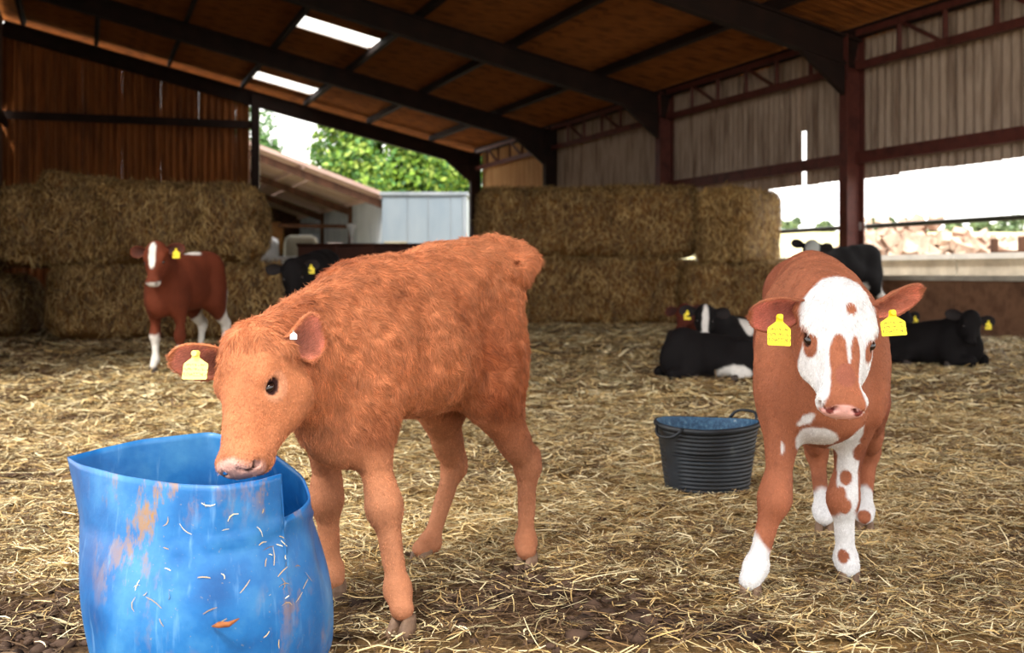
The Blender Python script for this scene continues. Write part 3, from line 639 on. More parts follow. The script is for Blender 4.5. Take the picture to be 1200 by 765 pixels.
def make_hoof(p, f, s, root, m):
    """cloven hoof: two claws, flat soles on the ground"""
    f = nrm([f[0], f[1], 0]); l = np.array([-f[1], f[0], 0]); mb = MB()
    for y in (-1, 1):
        rows_ = []
        for z, r1, r2, off in ((0., .036, .0165, .010), (.012, .035, .0165, .008), (.035, .027, .0145, .000), (.052, .018, .010, -.006)):
            rows_.append([p*np.array([1, 1, 0])+Z3*(z*s+getattr(make_hoof, 'z0', 0))+f*(off+math.cos(a_)*r1)*s+l*(y*.0165+math.sin(a_)*r2)*s for a_ in np.linspace(0, 2*math.pi, 12, endpoint=False)])
        b0 = len(mb.v)
        for r in rows_: mb.v += [tuple(q) for q in r]
        for i in range(3):
            for k in range(12): mb.f.append((b0+i*12+k, b0+i*12+(k+1) % 12, b0+(i+1)*12+(k+1) % 12, b0+(i+1)*12+k))
        mb.f.append(tuple(b0+k for k in range(12))[::-1]); mb.f.append(tuple(b0+36+k for k in range(12)))
    return mb.build('hoof', m, root, True)
def make_hair(name, V, F, N, C, root, n, length, groom, rad=.00035, lift=.35, curl=.5, seed=0, mask=None):
    """short hairs rooted on the skin; groom(P) gives the lie of the coat"""
    R = np.random.default_rng(seed); ar = np.linalg.norm(np.cross(V[F[:, 2]]-V[F[:, 0]], V[F[:, 3]]-V[F[:, 1]]), axis=1)/2
    if mask is not None: ar = ar*mask(V[F].mean(1))
    pk = R.choice(len(F), n, p=ar/ar.sum()); u, v = R.random((2, n, 1)); q = F[pk]
    bl = lambda X: (X[q[:, 0]]*(1-u)+X[q[:, 1]]*u)*(1-v)+(X[q[:, 3]]*(1-u)+X[q[:, 2]]*u)*v
    P, Nn, Cc = bl(V), bl(N), bl(C); Nn /= np.linalg.norm(Nn, axis=1)[:, None]; G = groom(P)
    cl = np.stack([fbm(P, 42, 2, 41+i)-.5 for i in range(3)], 1)*curl*5+R.normal(0, .22, (n, 3)); G = G+cl; G -= Nn*np.sum(G*Nn, 1)[:, None]; G /= np.linalg.norm(G, axis=1)[:, None]+1e-9
    L = (length(P) if callable(length) else length)*R.uniform(.6, 1.25, n)
    pts = np.zeros((n, 4, 3)); cu = R.normal(0, .25, (n, 3))
    for i, s_ in enumerate((0, .35, .7, 1.)): pts[:, i] = P-Nn*.0008+(G*s_+Nn*(lift*(s_-.45*s_*s_))+cu*s_*s_*.5)*L[:, None]
    hc = bpy.data.hair_curves.new(name); hc.add_curves([4]*n); hc.attributes['position'].data.foreach_set('vector', pts.astype(np.float32).ravel())
    ra = hc.attributes.get('radius') or hc.attributes.new('radius', 'FLOAT', 'POINT'); ra.data.foreach_set('value', np.tile(np.array([1, .9, .65, .15], np.float32)*rad, n))
    ca = hc.attributes.new('tint', 'FLOAT_COLOR', 'CURVE'); Cc = np.clip(Cc*R.uniform(.62, 1.5, (n, 1))*(.72+.56*vnoise(P, 60, 9)[:, None]), 0, .95); ca.data.foreach_set('color', np.c_[Cc, np.ones(n)].astype(np.float32).ravel())
    hc.materials.append(M_hair); o = bpy.data.objects.new(name, hc); return tag(link(o, root), kind='stuff')

# ------------------------------------------------------------------ calf 1: chestnut calf sniffing the blue drum
BR = np.array(s2l((186, 117, 78))); BRD = np.array(s2l((140, 72, 38))); BRP = np.array(s2l((180, 124, 92)))
c = Calf((-.249, 2.99), (-.504, -.864))
c.hx = 1.13; c.head(at(279, 381, 2.47), at(266, 557, 2.35), (-.60, -.76, .12), 1.0)
c.J['fl'] = [c.g(.27, .09, .60), at(428, 488, 2.72), at(451, 592, 2.69), at(466, 690, 2.665), at(471, 724, 2.635)]
c.J['fr'] = [c.g(.27, -.09, .60), at(384, 500, 2.93), at(383, 583, 2.93), at(388, 668, 2.95), at(391, 690, 2.93)]
c.J['hl'] = [c.g(-.25, .075, .64), at(572, 462, 3.10), at(618, 546, 3.27), at(616, 634, 3.26), at(617, 654, 3.225)]
c.J['hr'] = [c.g(-.25, -.075, .64), at(512, 470, 3.28), at(532, 546, 3.42), at(504, 636, 3.34), at(494, 652, 3.30)]
c.tail = [at(x_, y_, Y_) for x_, y_, Y_ in ((543, 288, 3.28), (580, 286, 3.33), (606, 293, 3.33), (620, 306, 3.28), (612, 322, 3.20), (594, 314, 3.13), (574, 302, 3.11), (552, 294, 3.14))]
c.tail_r = [.024, .026, .026, .026, .026, .024, .018, .008]
def c1x(b):
    b.cone(c.g(-.16, .05, .80), c.g(-.34, .07, .80), .06, .05, .05); b.cone(c.g(-.16, -.05, .80), c.g(-.34, -.07, .80), .06, .05, .05)
    b.ell(c.g(-.15, .155, .655), np.array([.035, .03, .085]), [c.f, c.l, Z3], .07, cut=True)       # hollow of the flank
    b.ell(c.g(-.165, .115, .545), (.03, .02, .06), [c.f, c.l, Z3], .04)
    b.ell(c.g(.145, .150, .60), (.018, .014, .13), [c.f, c.l, Z3], .05, cut=True)                  # crease behind the shoulder
    b.cone(c.g(.33, .03, .42), c.g(.22, 0, .42), .055, .06, .06); b.ell(at(604, 309, 3.17), (.020, .06, .010), None, .012, cut=True)
c.extra = [c1x]
V, F = c.grow(.0048); N = vnormals(V, F); wool = np.clip((V[:, 2]-.40)*6, .15, 1)*np.clip(np.linalg.norm(V-c.H(.22, 0, -.05), axis=1)*7-.9, 0, 1)
V = V+N*((fbm(V, 38, 2, 61)-.5)*.012*wool+(fbm(V*np.array([1, 1, .5]), 11, 2, 62)-.5)*.020*wool)[:, None]; N = vnormals(V, F); calf1 = empty('calf', (c.o[0], c.o[1], 0))
tag(calf1, 'chestnut calf with no white, standing with its muzzle over the rim of the blue drum', 'calf')
nz1 = fbm(V, 7, 3, 3)[:, None]; C = BR*(.72+.5*nz1)+(BRD-BR)*np.clip((fbm(V, 3.4, 3, 8)[:, None]-.47)*4.5, 0, 1.)
low = np.clip((.50-V[:, 2:3])*3.5, 0, .7)*(.75+.5*fbm(V, 14, 3, 55)[:, None]); C = C*(1-low)+BRP*low*.92
H = c.H; HA = [c.a, c.hl, c.n]
C2 = blobs(V, (0, 0, 0), [(H(.292, 0, -.030), (.027, .056, .042), (1, 1, 1), HA)], 1, .15)[:, :1]; C = C*(1-C2)+np.array(s2l((238, 184, 168)))*C2
C2 = sum(blobs(V, (0, 0, 0), [(H(.294, .032*y, -.021), (.014, .013, .012), (1, 1, 1), HA)], 1, .1)[:, :1] for y in (-1, 1)); C = C*(1-C2)+np.array(s2l((52, 22, 20)))*C2
C2 = sum(blobs(V, (0, 0, 0), [(H(.135, .066*y, -.04), (.034, .022, .026), (1, 1, 1), HA)], 1, .1)[:, :1] for y in (-1, 1)); C = C*(1-C2*.3)+np.array(s2l((214, 160, 130)))*C2*.3
C2 = sum(blobs(V, (0, 0, 0), [(H(.138, .066*y, -.034), (.019, .016, .0135), (1, 1, 1), HA)], 1, .05)[:, :1] for y in (-1, 1)); C = C*(1-C2)+np.array(s2l((58, 30, 26)))*C2
np_obj('body', V, F, M_fur, calf1, C)
for y in (-1, 1): make_eye(c, y, calf1)
for k in ('fl', 'fr', 'hl', 'hr'): make_hoof(c.J[k][4]-c.f*.004, c.f, .9, calf1, M_hoof)
e = make_ear('ear', H(.050, .062, -.058), at(388, 383, 2.56)-H(.050, .062, -.058), (-.15, -.95, -.25), .115, .098, calf1, BR, s2l((196, 120, 100)), M_ear, .42)
ear_hair(e, (1, 0, .5), 5000, .009, 4); make_tag(at(344, 388, 2.41), (0, 0, 1), (0, -1, 0), .014, .016, e, M_pin, 'small pale metal stud')
e = make_ear('ear', H(.050, -.062, -.058), at(190, 417, 2.46)-H(.050, -.062, -.058), (.1, -.8, -.5), .150, .092, calf1, BR, s2l((206, 132, 112)), M_ear, .38)
ear_hair(e, (-1, 0, -.3), 5000, .008, 5); make_tag(at(229, 414, 2.40), (.02, .1, 1), (-.15, -1, -.1), .052, .050, e, M_tagpale)
def groom1(P):
    d1 = np.tile(-c.f*.5-Z3*.9, (len(P), 1)); wh = np.clip(1-np.linalg.norm(P-H(.14, 0, -.05), axis=1)/.2, 0, 1)[:, None]; wl = np.clip((.5-P[:, 2:3])*4, 0, 1)
    return d1*(1-wh)+(c.a*1.3)*wh*1.6-Z3*wl*.8
hd = lambda P: np.linalg.norm(P-H(.2, 0, -.05), axis=1)
nomuz = lambda P: np.where(np.linalg.norm((P-H(.297, 0, -.035))/np.array([.05, .05, .05]), axis=1) < 1, .05, 1)*np.where(np.minimum(np.linalg.norm(P-H(.138, .066, -.034), axis=1), np.linalg.norm(P-H(.138, -.066, -.034), axis=1)) < .02, 0, 1)
len1 = lambda P: np.where(hd(P) < .16, .007, np.where(P[:, 2] < .14, .004, np.where(P[:, 2] < .42, .007, .019)))
make_hair('coat', V, F, N, C, calf1, 170000, len1, groom1, .00042, .42, .55, 1, nomuz)

# ------------------------------------------------------------------ calf 2: red and white calf facing the camera
RD = np.array(s2l((158, 96, 68))); RDD = np.array(s2l((112, 56, 36))); WH = np.array(s2l((226, 226, 228)))
c = Calf((.83, 3.263), (-.19, -.98)); c.head_w = 1.04; c.J['pel'] = c.J['pel']-Z3*.025; c.J['loin'] = c.J['loin']-Z3*.015; c.hx = 1.03
c.head(at(986, 326, 2.70), at(993, 508, 2.53), (.02, -.90, .42), 1.03)
c.J['fr'] = [c.g(.27, -.10, .60), at(922, 497, 2.98), at(908, 583, 2.96), at(886, 664, 2.95), at(879, 690, 2.93)]
c.J['fl'] = [c.g(.27, .09, .60), at(1000, 500, 3.10), at(988, 583, 3.08), at(991, 654, 3.10), at(995, 675, 3.08)]
c.J['hr'] = [c.g(-.25, -.075, .64), at(948, 480, 3.50), at(957, 528, 3.70), at(964, 598, 3.68), at(966, 614, 3.65)]
c.J['hl'] = [c.g(-.25, .075, .64), at(1022, 480, 3.55), at(1018, 528, 3.72), at(1013, 598, 3.70), at(1013, 613, 3.67)]
def c2x(b):
    b.cone(c.g(-.12, 0, .80), c.g(-.36, 0, .842), .022, .018, .05)
    b.ell(c.g(.02, .02, .60), (.20, .158, .185), [c.f, c.l, Z3], .06); b.cone(c.g(.33, .03, .46), c.g(.24, 0, .42), .06, .06, .06)
    for y in (-1, 1): b.ell(c.g(.25, .125*y, .56), (.06, .035, .13), [c.f, c.l, Z3], .05)
    for y in (-1, 1): b.ell(c.g(-.24, .085*y, .745), (.07, .035, .04), [c.f, c.l, Z3], .06)
c.extra = [c2x]; H = c.H; HA = [c.a, c.hl, c.n]
V, F = c.grow(.0048); N = vnormals(V, F); wool = np.clip((V[:, 2]-.36)*5, .1, 1)*np.clip(np.linalg.norm(V-c.H(.18, 0, -.05), axis=1)*7-1.2, 0, 1)
V = V+N*((fbm(V*np.array([1, 1, .35]), 30, 2, 61)-.5)*.007*wool+(fbm(V*np.array([1, 1, .5]), 10, 2, 62)-.5)*.016*wool)[:, None]; N = vnormals(V, F); calf2 = empty('calf', (c.o[0], c.o[1], 0))
tag(calf2, 'red and white calf with white forehead and two yellow tags, facing the camera', 'calf')
base = RD*(.66+.7*fbm(V, 12, 4, 3)[:, None])+(RDD-RD)*np.clip((fbm(V, 5, 3, 8)[:, None]-.46)*4, 0, .85)
brown = lambda: None
W = np.zeros(len(V)); En = (fbm(V, 26, 3, 5)-.5)
def inb(c_, r_, ax=None, e=.5):
    Q = V-np.asarray(c_); Q = Q@np.array([nrm(a_) for a_ in ax]).T if ax is not None else Q
    return np.clip((1-np.sqrt(((Q/np.asarray(r_))**2).sum(1))+En*e)*9+.5, 0, 1)
addw = lambda m: np.maximum(W, m)
W = addw(inb(H(.078, 0, -.01), (.088, .092, .085), HA, .22)); W = addw(inb(H(.125, 0, -.0), (.06, .075, .08), HA, .25))
for y in (-1, 1): W = addw(inb(H(.205, .054*y, -.03), (.100, .029, .10), HA, .3))
W = addw(inb(H(.285, 0, -.06), (.04, .06, .045), HA, .2))
W = W*(1-inb(H(.078, .014, .0), (.015, .013, .04), HA, .5))                         # spot on the forehead
W = W*(1-inb(H(.190, -.012, .0), (.052, .020, .05), HA, .4)); W = W*(1-inb(H(.185, .022, .0), (.048, .013, .05), HA, .4)); W = W*(1-inb(H(.232, .002, .0), (.040, .027, .05), HA, .3)); W = addw(inb(H(.165, .008, .02), (.045, .006, .05), HA, .5)*.85)
for y in (-1, 1): W = W*(1-inb(H(.150, .060*y, -.034), (.032, .017, .026), HA, .4))
# legs and chest
W = addw(inb(at(880, 682, 2.94), (.055, .09, .125), None, .3)*(V[:, 2] < .17+((V[:, 0]-.60)*.9+.02)*0)); 
W = addw(inb(at(884, 655, 2.92), (.030, .06, .10), [(.95, 0, .3), (0, 1, 0), (-.3, 0, .95)], .3))
W = addw(inb(at(937, 508, 2.86), (.018, .06, .055), [(.8, 0, -.6), (0, 1, 0), (.6, 0, .8)], .5)); W = addw(inb(at(921, 528, 2.89), (.010, .05, .035), None, .5))
W = addw(inb(at(957, 518, 2.90), (.05, .09, .042), None, .4)); W = addw(inb(at(992, 515, 2.98), (.040, .09, .085), None, .35))
W = addw(inb(at(997, 560, 3.02), (.034, .06, .12), None, .3)); W = addw(inb(at(993, 655, 3.06), (.06, .10, .125), None, .25))
W = addw(inb(at(966, 612, 3.66), (.06, .09, .105), None, .3)); W = addw(inb(at(1013, 612, 3.66), (.06, .09, .12), None, .3))
for (x, y, Y, r) in ((997, 563, 3.0, .021), (984, 585, 3.0, .034), (979, 560, 3.0, .024), (993, 655, 3.03, .018), (1016, 607, 3.62, .022), (1012, 530, 3.02, .025), (995, 596, 3.0, .022)):
    W = W*(1-inb(at(x, y, Y), (r, .07, r*1.15), None, .5))
W = W[:, None]; C = base*(1-W)+WH*W*(.86+.2*fbm(V, 40, 2, 6)[:, None])
m = inb(H(.232, 0, .02), (.030, .024, .04), HA, .3)[:, None]*(1-W); C = C*(1-m*.6)+np.array(s2l((150, 88, 74)))*m*.6
m = inb(H(.302, 0, -.030), (.022, .046, .032), HA, .15)[:, None]; C = C*(1-m)+np.array(s2l((240, 184, 176)))*m
for y in (-1, 1):
    m = inb(H(.300, .028*y, -.019), (.014, .010, .011), HA, .1)[:, None]; C = C*(1-m)+np.array(s2l((130, 60, 56)))*m
    m = inb(H(.138, .066*y, -.034), (.019, .016, .0135), HA, .05)[:, None]; C = C*(1-m)+np.array(s2l((66, 36, 30)))*m
np_obj('body', V, F, M_fur, calf2, C)
for y in (-1, 1): make_eye(c, y, calf2, .0185, .002)
for k in ('fl', 'fr', 'hl', 'hr'): make_hoof(c.J[k][4]-c.f*.004, c.f, .9, calf2, M_hoof)
e = make_ear('ear', H(.046, -.066, -.055), at(882, 371, 2.72)-H(.046, -.066, -.055), (.1, -.82, -.55), .135, .098, calf2, RD, s2l((200, 116, 100)), M_ear, .42)
ear_hair(e, (-1, 0, -.2), 5000, .007, 6); make_tag(at(914, 371, 2.66), (.05, .1, 1), (0, -1, 0), .052, .062, e)
e = make_ear('ear', H(.046, .066, -.055), at(1087, 338, 2.74)-H(.046, .066, -.055), (.15, -.75, -.62), .145, .080, calf2, RD, s2l((206, 124, 100)), M_ear, .40)
ear_hair(e, (1, 0, .3), 5000, .007, 7); make_tag(at(1046, 366, 2.66), (-.06, .1, 1), (0, -1, 0), .056, .050, e)
def groom2(P):
    d1 = np.tile(-c.f*.6-Z3*.8, (len(P), 1)); wh = np.clip(1-np.linalg.norm(P-H(.12, 0, -.05), axis=1)/.2, 0, 1)[:, None]
    return d1*(1-wh)+(c.a+(P-H(.03, 0, -.02))*4)*wh*1.6
len2 = lambda P: np.where(np.linalg.norm(P-H(.08, 0, -.02), axis=1) < .10, .010, .007)
nomuz = lambda P: np.where(np.linalg.norm((P-H(.300, 0, -.035))/np.array([.05, .05, .05]), axis=1) < 1, .05, 1)*np.where(np.minimum(np.linalg.norm(P-H(.138, .066, -.034), axis=1), np.linalg.norm(P-H(.138, -.066, -.034), axis=1)) < .02, 0, 1)
make_hair('coat', V, F, N, C, calf2, 120000, len2, groom2, .00042, .35, .3, 2, nomuz)

# ------------------------------------------------------------------ blue plastic drum, cut off and squashed
def drum():
    top = [(180, -.920, 2.47, .420), (200, -.86, 2.37, .421), (228, -.74, 2.26, .417), (252, -.62, 2.20, .412), (275, -.532, 2.185, .411), (300, -.47, 2.22, .415), (318, -.438, 2.27, .419),
           (318.5, -.438, 2.275, .333), (335, -.418, 2.34, .338), (352, -.412, 2.41, .345), (375, -.445, 2.50, .376), (405, -.54, 2.60, .425), (440, -.66, 2.655, .448), (480, -.80, 2.59, .440), (510, -.875, 2.53, .428), (540, -.920, 2.47, .420)]
    T_ = np.array(top); n = 220; ang = np.concatenate([np.linspace(180, 318, 88), [318.01], np.linspace(318.5, 540, 131)[:-1]]); n = len(ang)
    # vertical edge of the cut panel: two coincident columns with different rim heights
    tx, ty, tz = [np.interp(ang, T_[:, 0], T_[:, i]) for i in (1, 2, 3)]
    def sm(a, k=9):                                   # soften plan curve but keep the left corner
        ke = np.hanning(k+2)[1:-1]; ke /= ke.sum(); b_ = np.convolve(np.pad(a, k//2, 'edge'), ke, 'valid'); w_ = np.clip(np.minimum(ang-180, 540-ang)/12, 0, 1); return a*(1-w_)+b_*w_
    tx, ty = sm(tx), sm(ty); tz = np.where(ang <= 318.02, sm(np.where(ang <= 318.02, tz, .419)), sm(np.where(ang > 318.02, tz, .333)))
    r_ = np.radians(ang); bx = -.60+.228*np.cos(r_); by = 2.42+.235*np.sin(r_); m = 34; V = []
    for layer in (0, 1):
        for i in range(m+1):
            u = i/m
            for k in range(n):
                h_ = tz[k]; z = .012+(h_-.012)*u; e = (z/.42)**1.25; x = bx[k]*(1-e)+tx[k]*e; y = by[k]*(1-e)+ty[k]*e
                bulge = .020*math.sin(math.pi*min(1, z/.30))-.035*max(0, 1-z/.05)**2
                if 318 < ang[k] < 400 or 255 < ang[k] < 318: bulge += .0045*math.exp(-((z-(.325-.02*abs(ang[k]-330)/50))/.006)**2)
                bulge -= .012*math.exp(-(((ang[k]-352)/7)**2+((z-.235)/.06)**2))+.006*math.exp(-(((ang[k]-215)/12)**2+((z-.10)/.06)**2))
                dx, dy = math.cos(r_[k]), math.sin(r_[k]); off = bulge-(.0045 if layer else 0)
                V.append((x+dx*off, y+dy*off, z))
    F = []; N1 = (m+1)*n
    for i in range(m):
        for k in range(n):
            k2 = (k+1) % n; a = i*n+k; b = i*n+k2
            F.append((a, b, b+n, a+n)); F.append((a+N1, a+n+N1, b+n+N1, b+N1))
    for k in range(n): k2 = (k+1) % n; a = m*n+k; b = m*n+k2; F.append((a, b, b+N1, a+N1))
    root = empty('blue_drum', (-.625, 2.42, 0)); tag(root, 'blue plastic drum cut down into an open feed tub, squashed and smeared with mud', 'tub')
    t = NT('scuffed blue plastic'); co = t.coord(); n1 = t.noise(co, 5, 5, .6); c = t.ramp(n1, [(.36, s2l((6, 78, 142))), (.5, s2l((22, 100, 166))), (.7, s2l((66, 134, 186)))])
    sc = t.noise(t.coord((1, 1, .12), (0, .15, 0)), 60, 3); c = t.mix(t.ramp(sc, [(.60, (0, 0, 0)), (.80, (.35, .35, .35))]), c, s2l((140, 186, 226)))
    d1 = t.noise(t.coord((1.3, 1, .5)), 17, 6, .72); d2 = t.noise(co, 2.3, 2)
    geo = t.n('ShaderNodeTexCoord'); sp = t.n('ShaderNodeSeparateXYZ'); t.l(geo.outputs['Object'], sp.inputs[0])
    gg = t.n('ShaderNodeNewGeometry'); vn = t.n('ShaderNodeVectorMath', operation='DOT_PRODUCT'); t.l(gg.outputs['Normal'], vn.inputs[0]); vn.inputs[1].default_value = (0, -1, 0); dk = t.n('ShaderNodeMapRange'); dk.inputs[1].default_value = -.84; dk.inputs[2].default_value = -.66; dk.inputs[3].default_value = 0; dk.inputs[4].default_value = 1; t.l(sp.outputs[0], dk.inputs[0]); fr_ = t.n('ShaderNodeMapRange'); fr_.inputs[1].default_value = .1; fr_.inputs[2].default_value = .5; t.l(vn.outputs['Value'], fr_.inputs[0]); yy = t.n('ShaderNodeMapRange'); yy.inputs[1].default_value = 2.42; yy.inputs[2].default_value = 2.36; t.l(sp.outputs[1], yy.inputs[0]); m2 = t.n('ShaderNodeMath', operation='MULTIPLY'); t.l(dk.outputs[0], m2.inputs[0]); t.l(yy.outputs[0], m2.inputs[1])
    dm = t.ramp(d1, [(.51, (0, 0, 0)), (.60, (1, 1, 1))]); dm2 = t.ramp(d2, [(.38, (0, 0, 0)), (.55, (1, 1, 1))]); dmk = t.mix(1., t.mix(1., dm, dm2, 'MULTIPLY'), m2.outputs[0], 'MULTIPLY')
    c = t.mix(dmk, c, s2l((150, 112, 62))); fine = t.ramp(t.noise(co, 150, 3, .7), [(.66, (0, 0, 0)), (.72, (.6, .6, .6))]); c = t.mix(t.mix(1., fine, m2.outputs[0], 'MULTIPLY'), c, s2l((150, 140, 110)))
    t.bump(t.noise(co, 26, 4), .18, .006); m_ = t.base(c, .42, .45)
    np_obj('tub_wall', V, F, m_, root)
    mb = MB(); q = [(bx[k]-.03*math.cos(r_[k]), by[k]-.03*math.sin(r_[k]), .016) for k in range(0, n, 4)]; mb.v = q+[(p[0], p[1], .006) for p in q]; L_ = len(q); mb.f = [tuple(range(L_)), tuple(range(L_, 2*L_))[::-1]]+[(i, (i+1) % L_, (i+1) % L_+L_, i+L_) for i in range(L_)]; mb.build('tub_floor', m_, root)
    # stalks stuck to the wet mud of the front wall
    n_ = 46; V = np.array(V); k = rng.integers(40, 100, n_); i_ = rng.integers(8, 32, n_); P = V[i_*n+k]; kd = np.radians(ang[k]); O = np.c_[np.cos(kd), np.sin(kd), 0*kd]
    D_ = rng.normal(0, 1, (n_, 3)); D_ -= O*np.sum(D_*O, 1)[:, None]
    tag(ribbons('stuck_straw', P+O*.002, D_, .018*rng.lognormal(0, .5, n_), np.full(n_, .0016), PAL[rng.integers(0, 4, n_)], M_straw, root, .3, 3, O), kind='stuff')
    p = np.array([(262-600)/1400*2.155, 2.155, .8-(733-320)/1400*2.155]); mb = MB(); mb.tube([p+np.array([-.022, .01, -.004]), p+np.array([-.008, -.002, .002]), p+np.array([.010, -.002, .003]), p+np.array([.026, .01, .010])], [.002, .006, .005, .001], 7)
    mb.build('mud_scrap', mottled('dried brown mud', (120, 70, 40), (160, 100, 60), 60, .9), root, True)
drum()

# ------------------------------------------------------------------ black rubber bucket
def bucket():
    cx, cy = .712, 4.36; root = empty('bucket', (cx, cy, 0)); tag(root, 'black ribbed rubber bucket standing on the straw between the two near calves', 'bucket')
    prof = [(.0, .004), (.140, .004), (.147, .012)]; z = .02
    while z < .225: r0 = .149+.037*(z/.26)**1.1; prof += [(r0, z), (r0+.0028, z+.003), (r0+.0028, z+.008), (r0, z+.011)]; z += .0145
    prof += [(.183, .236), (.192, .240), (.195, .250), (.191, .259), (.184, .258), (.181, .245), (.150, .03), (.142, .016), (.0, .014)]
    V = []; F = []; n = 72
    for (r, z_) in prof:
        for k in range(n):
            a_ = 2*math.pi*k/n; fl = 1.0
            rr = r; hx_ = abs(((math.degrees(a_)-214+180) % 360)-180)
            if r > .15 and .015 < z_ < .235 and hx_ < 15: rr = .150+.037*(z_/.26)**1.1+.002
            V.append((cx+rr*math.cos(a_), cy+rr*math.sin(a_), z_+.006*(r > .17)*math.cos(2*a_+.6)))
    for i in range(len(prof)-1):
        for k in range(n): F.append((i*n+k, i*n+(k+1) % n, (i+1)*n+(k+1) % n, (i+1)*n+k))
    t = NT('dusty black rubber'); co = t.coord(); c = t.ramp(t.noise(co, 7, 5, .7), [(.4, s2l((14, 19, 25))), (.62, s2l((26, 34, 43))), (.78, s2l((80, 82, 76)))]); t.bump(t.noise(co, 120, 3), .2, .002); mo = t.base(c, .5, .45)
    t = NT('blue grey dusty inside'); co = t.coord(); c = t.ramp(t.noise(co, 60, 4, .8), [(.4, s2l((28, 62, 92))), (.6, s2l((58, 98, 128))), (.72, s2l((150, 162, 160)))]); mi = t.base(c, .6, .4)
    ko = (len(prof)-4)*n*1; kq = (len(prof)-5)*n; inner = [f for f in F if min(f)//n >= len(prof)-5]; outer = [f for f in F if min(f)//n < len(prof)-5]
    np_obj('bucket_body', V, outer, mo, root); np_obj('bucket_inside', V, inner, mi, root)
    for a0 in (214, 34):
        pts = []
        for s_ in np.linspace(-1, 1, 15):
            a_ = math.radians(a0+s_*21); h_ = .252+(.034 if a0 == 34 else -.004)*(1-s_**4)-(.05 if a0 == 214 else 0)*(1-abs(s_)**3)*.6; rr = .192+(.016 if a0 == 214 else .014)*(1-s_**4)
            pts.append((cx+rr*math.cos(a_), cy+rr*math.sin(a_), h_))
        MB().tube(pts, .0055, 8).build('handle', mo, root, True)
bucket()

# ------------------------------------------------------------------ the farther calves
BK = s2l((17, 14, 15)); FW = s2l((214, 210, 204)); RB = s2l((98, 46, 28))
def far_calf(org, fwd, s, O, tip, front, label, base, patches=(), tags=(1,), lie=False, hs=None, ears=None, seed=0, legw=None, group=None, z0=0.):
    c = Calf(org, fwd, s, z0); c.hx = 1.05
    if lie:
        g = c.g; J = c.J
        J.update(pel=g(-.27, 0, .195), loin=g(-.10, 0, .20), rib=g(.06, 0, .165), belly=g(-.07, 0, .14), chest=g(.22, 0, .17), wither=g(.18, 0, .27), brisket=g(.32, 0, .13), neck0=g(.26, 0, .27))
        for sd, y in (('l', 1), ('r', -1)):
            J['f'+sd] = [g(.25, .09*y, .17), g(.15, .13*y, .09), g(.36, .13*y, .055), g(.24, .15*y, .045), g(.20, .15*y, .04)]
            J['h'+sd] = [g(-.25, .09*y, .15), g(-.08, .17*y, .12), g(-.30, .20*y, .06), g(-.13, .22*y, .045), g(-.09, .22*y, .04)]
    c.head(O, tip, front, hs or s); V, F = c.grow(.0115*s, lie); V[:, 2] = np.maximum(V[:, 2], z0+.002); root = empty('calf', (org[0], org[1], z0)); tag(root, label, 'calf', group)
    pl = []
    for it in patches:
        if it[0] == 'H': pl.append((c.H(*it[1]), it[2], it[3], [c.a, c.hl, c.n]))
        elif it[0] == 'G': pl.append((c.g(*it[1]), it[2], it[3], [c.f, c.l, Z3]))
        elif it[0] == 'L': pl.append((c.J[it[1]][it[2]], it[3], it[4]))
    C = blobs(V, base, pl, seed, .45, 14)*(.8+.4*fbm(V, 9, 2, seed)[:, None]); 
    dk = sum(np.clip(1.3-np.linalg.norm((V-c.H(.299, .03*y, -.021))/(.014*s), axis=1), 0, 1) for y in (-1, 1))[:, None]; C = C*(1-dk*.8)
    np_obj('body', V, F, M_farfur, root, C)
    for y in (-1, 1): make_eye(c, y, root, .019)
    for i, y in enumerate((-1, 1)):
        d = c.hl*y*.95-c.n*.12-c.a*.05+Z3*(ears or 0.); b_ = c.H(.045, .060*y, -.055); col = np.array(patches[0][4]) if False else np.array(base)
        e = make_ear('ear', b_, d, c.n*.8-Z3*.3, .135*s, .085*s, root, col, col*.55+np.array(s2l((60, 40, 38)))*.2, M_ear, .4)
        if y in tags: make_tag(b_+nrm(d)*.075*s-np.array([0, .012, 0])*s, (0, 0, 1), (0, -1, 0), .050*s, .060*s, e)
    make_hoof.z0 = z0
    for k in ('fl', 'fr', 'hl', 'hr'): make_hoof(c.J[k][4], c.f, s, root, M_blackhoof)
    make_hoof.z0 = 0; return c
w4 = [('H', (.10, 0, .0), (.10, .030, .07), FW), ('H', (.30, 0, -.05), (.045, .07, .06), FW), ('L', 'hl', 2, (.16, .14, .34), FW), ('L', 'hl', 4, (.2, .2, .2), FW), ('L', 'hr', 2, (.16, .14, .30), FW), ('L', 'hr', 4, (.2, .2, .2), FW), ('L', 'fr', 4, (.12, .12, .28), FW), ('L', 'fl', 4, (.12, .12, .18), FW), ('G', (-.05, .02, .90), (.14, .10, .07), FW), ('G', (.36, -.02, .48), (.05, .04, .05), FW), ('L', 'fr', 1, (.05, .09, .07), FW)]
far_calf((-2.64, 9.66), (-.30, -.95), 1.12, at(180, 283, 9.08), at(177, 329, 8.98), (-.12, -.95, .25), 'red brown calf with a white blaze and white legs, standing before the left bales', RB, w4, (1,), seed=2)
far_calf((-1.74, 10.55), (-.10, -1), 1.16, at(341, 303, 10.05), at(345, 349, 9.92), (.08, -.95, .22), 'black calf looking over the back of the chestnut calf through the open end', BK, (), (1,), seed=3)
w6 = [('H', (.08, 0, -.0), (.13, .09, .11), s2l((176, 180, 176))), ('G', (-.12, .0, .47), (.16, .2, .12), FW), ('L', 'hl', 2, (.14, .14, .30), FW), ('L', 'hr', 2, (.08, .12, .30), FW), ('L', 'fl', 3, (.12, .12, .22), FW), ('L', 'fr', 3, (.12, .12, .22), FW)]
